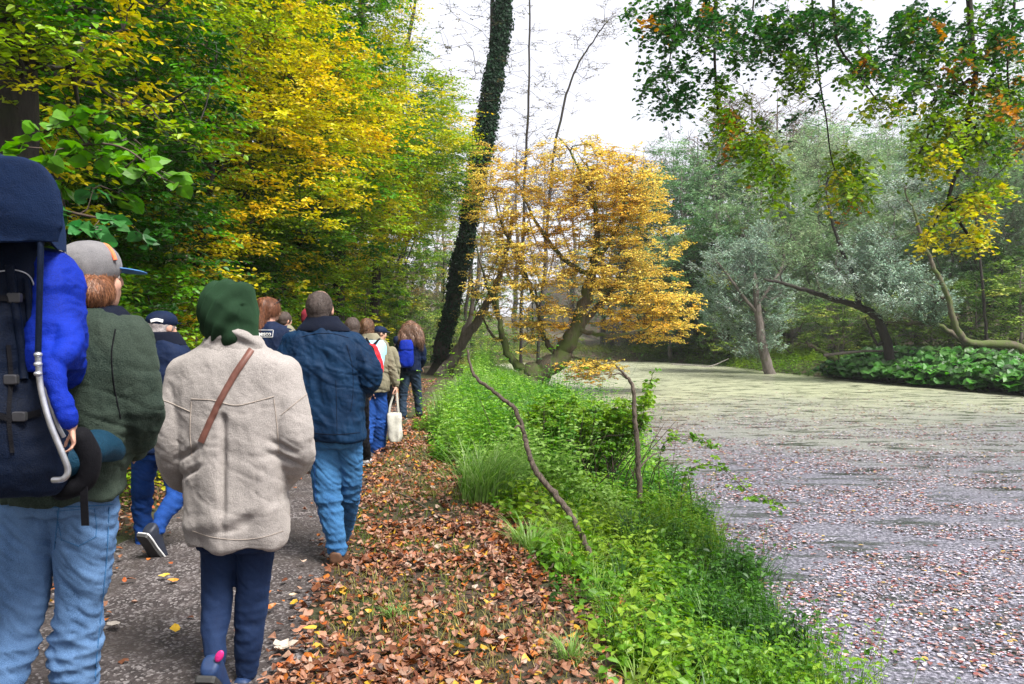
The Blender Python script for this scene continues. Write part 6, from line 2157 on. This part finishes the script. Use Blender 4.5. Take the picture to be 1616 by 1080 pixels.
# --- person in the navy cap beyond
s_ = std(601, 12.0, 517, 1.70, phase=1); s_['head'] = (600, 527, 8, 11.5)
rx, S, R, hw_, _j = person('person in a navy peaked cap looking right, behind the olive jacket', 12.0, mats=dict(jacket=olive, trousers=black, shoe=shoe_d), yaw=1.2, gvox=.018, voxel=.014, **s_)
w_, h_ = hw_
hairpart(rx, hair_cap(S, R, w_, h_, 1.05), hair_d, .011, .003)
cap = fuse([ball(S((0, -.05, .42)), (w_ * 1.16, w_ * 1.42, h_ * .66), R), ball(S((0, 1.35, .22)), (w_ * .8, w_ * .75, h_ * .08), R)], .009, 1)
part('cap', cap, navy2, rx)
# --- two more farther heads
s_ = std(627, 16.0, 532, 1.58, phase=-1); s_['head'] = (627, 540, 6, 8.6)
rx, S, R, hw_, _j = person('farthest walker in a navy hat left of the bright blue backpack', 16.0, mats=dict(jacket=lblue, trousers=black, shoe=shoe_d), gvox=.02, voxel=.016, **s_)
part('hat', fuse([ball(S((0, -.1, .3)), (hw_[0] * 1.15, hw_[0] * 1.4, hw_[1] * .85), R)], .012, 1), navy2, rx)

# --- woman with blue backpack
YB3 = 13.6
k_ = FPX / YB3
tr_ = [(648, 528, 6, .065), (648, 533, 10, .09), (648, 538, 16, .115), (647, 550, 19, .14), (647, 565, 18, .14), (647, 578, 17, .14), (647, 586, 19, .145)]
sl = [[(632, 541, YB3, .062), (627, 555, YB3, .062), (626, 568, YB3 + .04, .056), (632, 578, YB3 + .18, .045)],
      [(663, 541, YB3, .062), (667, 555, YB3, .062), (668, 568, YB3 + .02, .056), (664, 578, YB3 + .14, .045)]]
lg = [[(640, 590, YB3, .098), (638, 607, YB3 - .01, .086), (636, 625, YB3 - .02, .07), (636, 640, YB3 - .05, .062), (636, 654, YB3 - .08, .058)],
      [(655, 590, YB3, .098), (657, 607, YB3 + .05, .086), (659, 625, YB3 + .1, .07), (660, 639, YB3 + .12, .062), (661, 652, YB3 + .14, .058)]]
rb, S, R, hw_, jm7 = person('woman with long wavy brown hair in dark clothes wearing a bright blue backpack', YB3, (648, 520, 7.2, 11), tr_, sl, lg, [(636, 656, YB3 - .02, 0, 0), (661, 654, YB3 + .18, 0, 0)],
                            dict(jacket=navy2, trousers=C_('dark teal trousers', (.008, .016, .028), (.02, .035, .06), 8, 300, .8), shoe=shoe_d, sole=M['white_sole']), gvox=.013, voxel=.012)
w_, h_ = hw_
hm = fuse(hair_cap(S, R, w_, h_, 1.25) + [limb([(641, 518, YB3 - .08, .07), (637, 528, YB3 - .1, .075), (635, 538, YB3 - .11, .06), (634, 544, YB3 - .1, .03)], 5), limb([(655, 518, YB3 - .08, .07), (660, 528, YB3 - .1, .08), (663, 538, YB3 - .11, .065), (665, 544, YB3 - .1, .03)], 5),
                                           torso([(648, 512, 11, .09, -.04), (648, 525, 14, .10, -.06), (649, 536, 14, .09, -.08), (649, 542, 10, .05, -.09)], YB3)], .009, 2)
displace(hm, lambda P, N: .012 * (ridge(P + np.stack([.03 * np.sin(P[:, 2] * 30), P[:, 0] * 0, P[:, 0] * 0], -1), (24, 24, 6)) + .5 * ridge(P, (50, 50, 14))))
hbb = part('hair', hm, hair_b, rb)
strands(hbb, 4200, .11, (.05, .022, .012), (.38, .22, .15), .012, .0020, lift=.014)
bp = empty('backpack', tuple(W(640, 575, YB3 - .25)), 'bright shiny blue backpack on the woman with wavy hair', 'backpack')
me = fuse([torso([(641, 537, 7, .05), (641, 541, 9.5, .07), (640.5, 555, 11.5, .095), (640, 570, 12.5, .10), (640, 577, 11, .09), (640, 580, 7, .06)], YB3 - .23, sq=2.8)], .009, 3)
displace(me, lambda P, N: .008 * ridge(P, (12, 12, 9)))
part('bag_body', me, royal, bp)
part('flap', fuse([torso([(641, 537.5, 8, .05), (641, 541, 10.3, .078), (641, 550, 11.5, .098), (641, 553, 10.8, .096)], YB3 - .235, sq=2.8)], .009, 2), royal, bp)
for sx in (-1, 1):
    rod('strap', [(641 + sx * 6, 540, YB3 - .22), (642 + sx * 8, 534, YB3 - .12), (643 + sx * 9, 532, YB3 + .0), (643 + sx * 9, 542, YB3 + .13)], .016, royal, bp)

# ------------------------------------------------------------------ thin haze through the whole scene, added to lighten the far trees
bm = np.array([(x_, y_, z_) for x_ in (-255, 295) for y_ in (-115, 415) for z_ in (-3.5, 45)], float)
HF = [(0, 1, 3, 2), (4, 6, 7, 5), (0, 4, 5, 1), (2, 3, 7, 6), (0, 2, 6, 4), (1, 5, 7, 3)]
hm_ = bpy.data.materials.new('haze'); hm_.use_nodes = True
nt = hm_.node_tree; nt.nodes.clear()
ho = nt.nodes.new('ShaderNodeOutputMaterial'); hv = nt.nodes.new('ShaderNodeVolumePrincipled')
hv.inputs['Color'].default_value = (.93, .96, 1, 1)
hv.inputs['Density'].default_value = .0005
hv.inputs['Anisotropy'].default_value = .2
nt.links.new(hv.outputs[0], ho.inputs['Volume'])
tag(link('haze', mesh_np('haze', bm, np.array(HF)), hm_), kind='stuff')
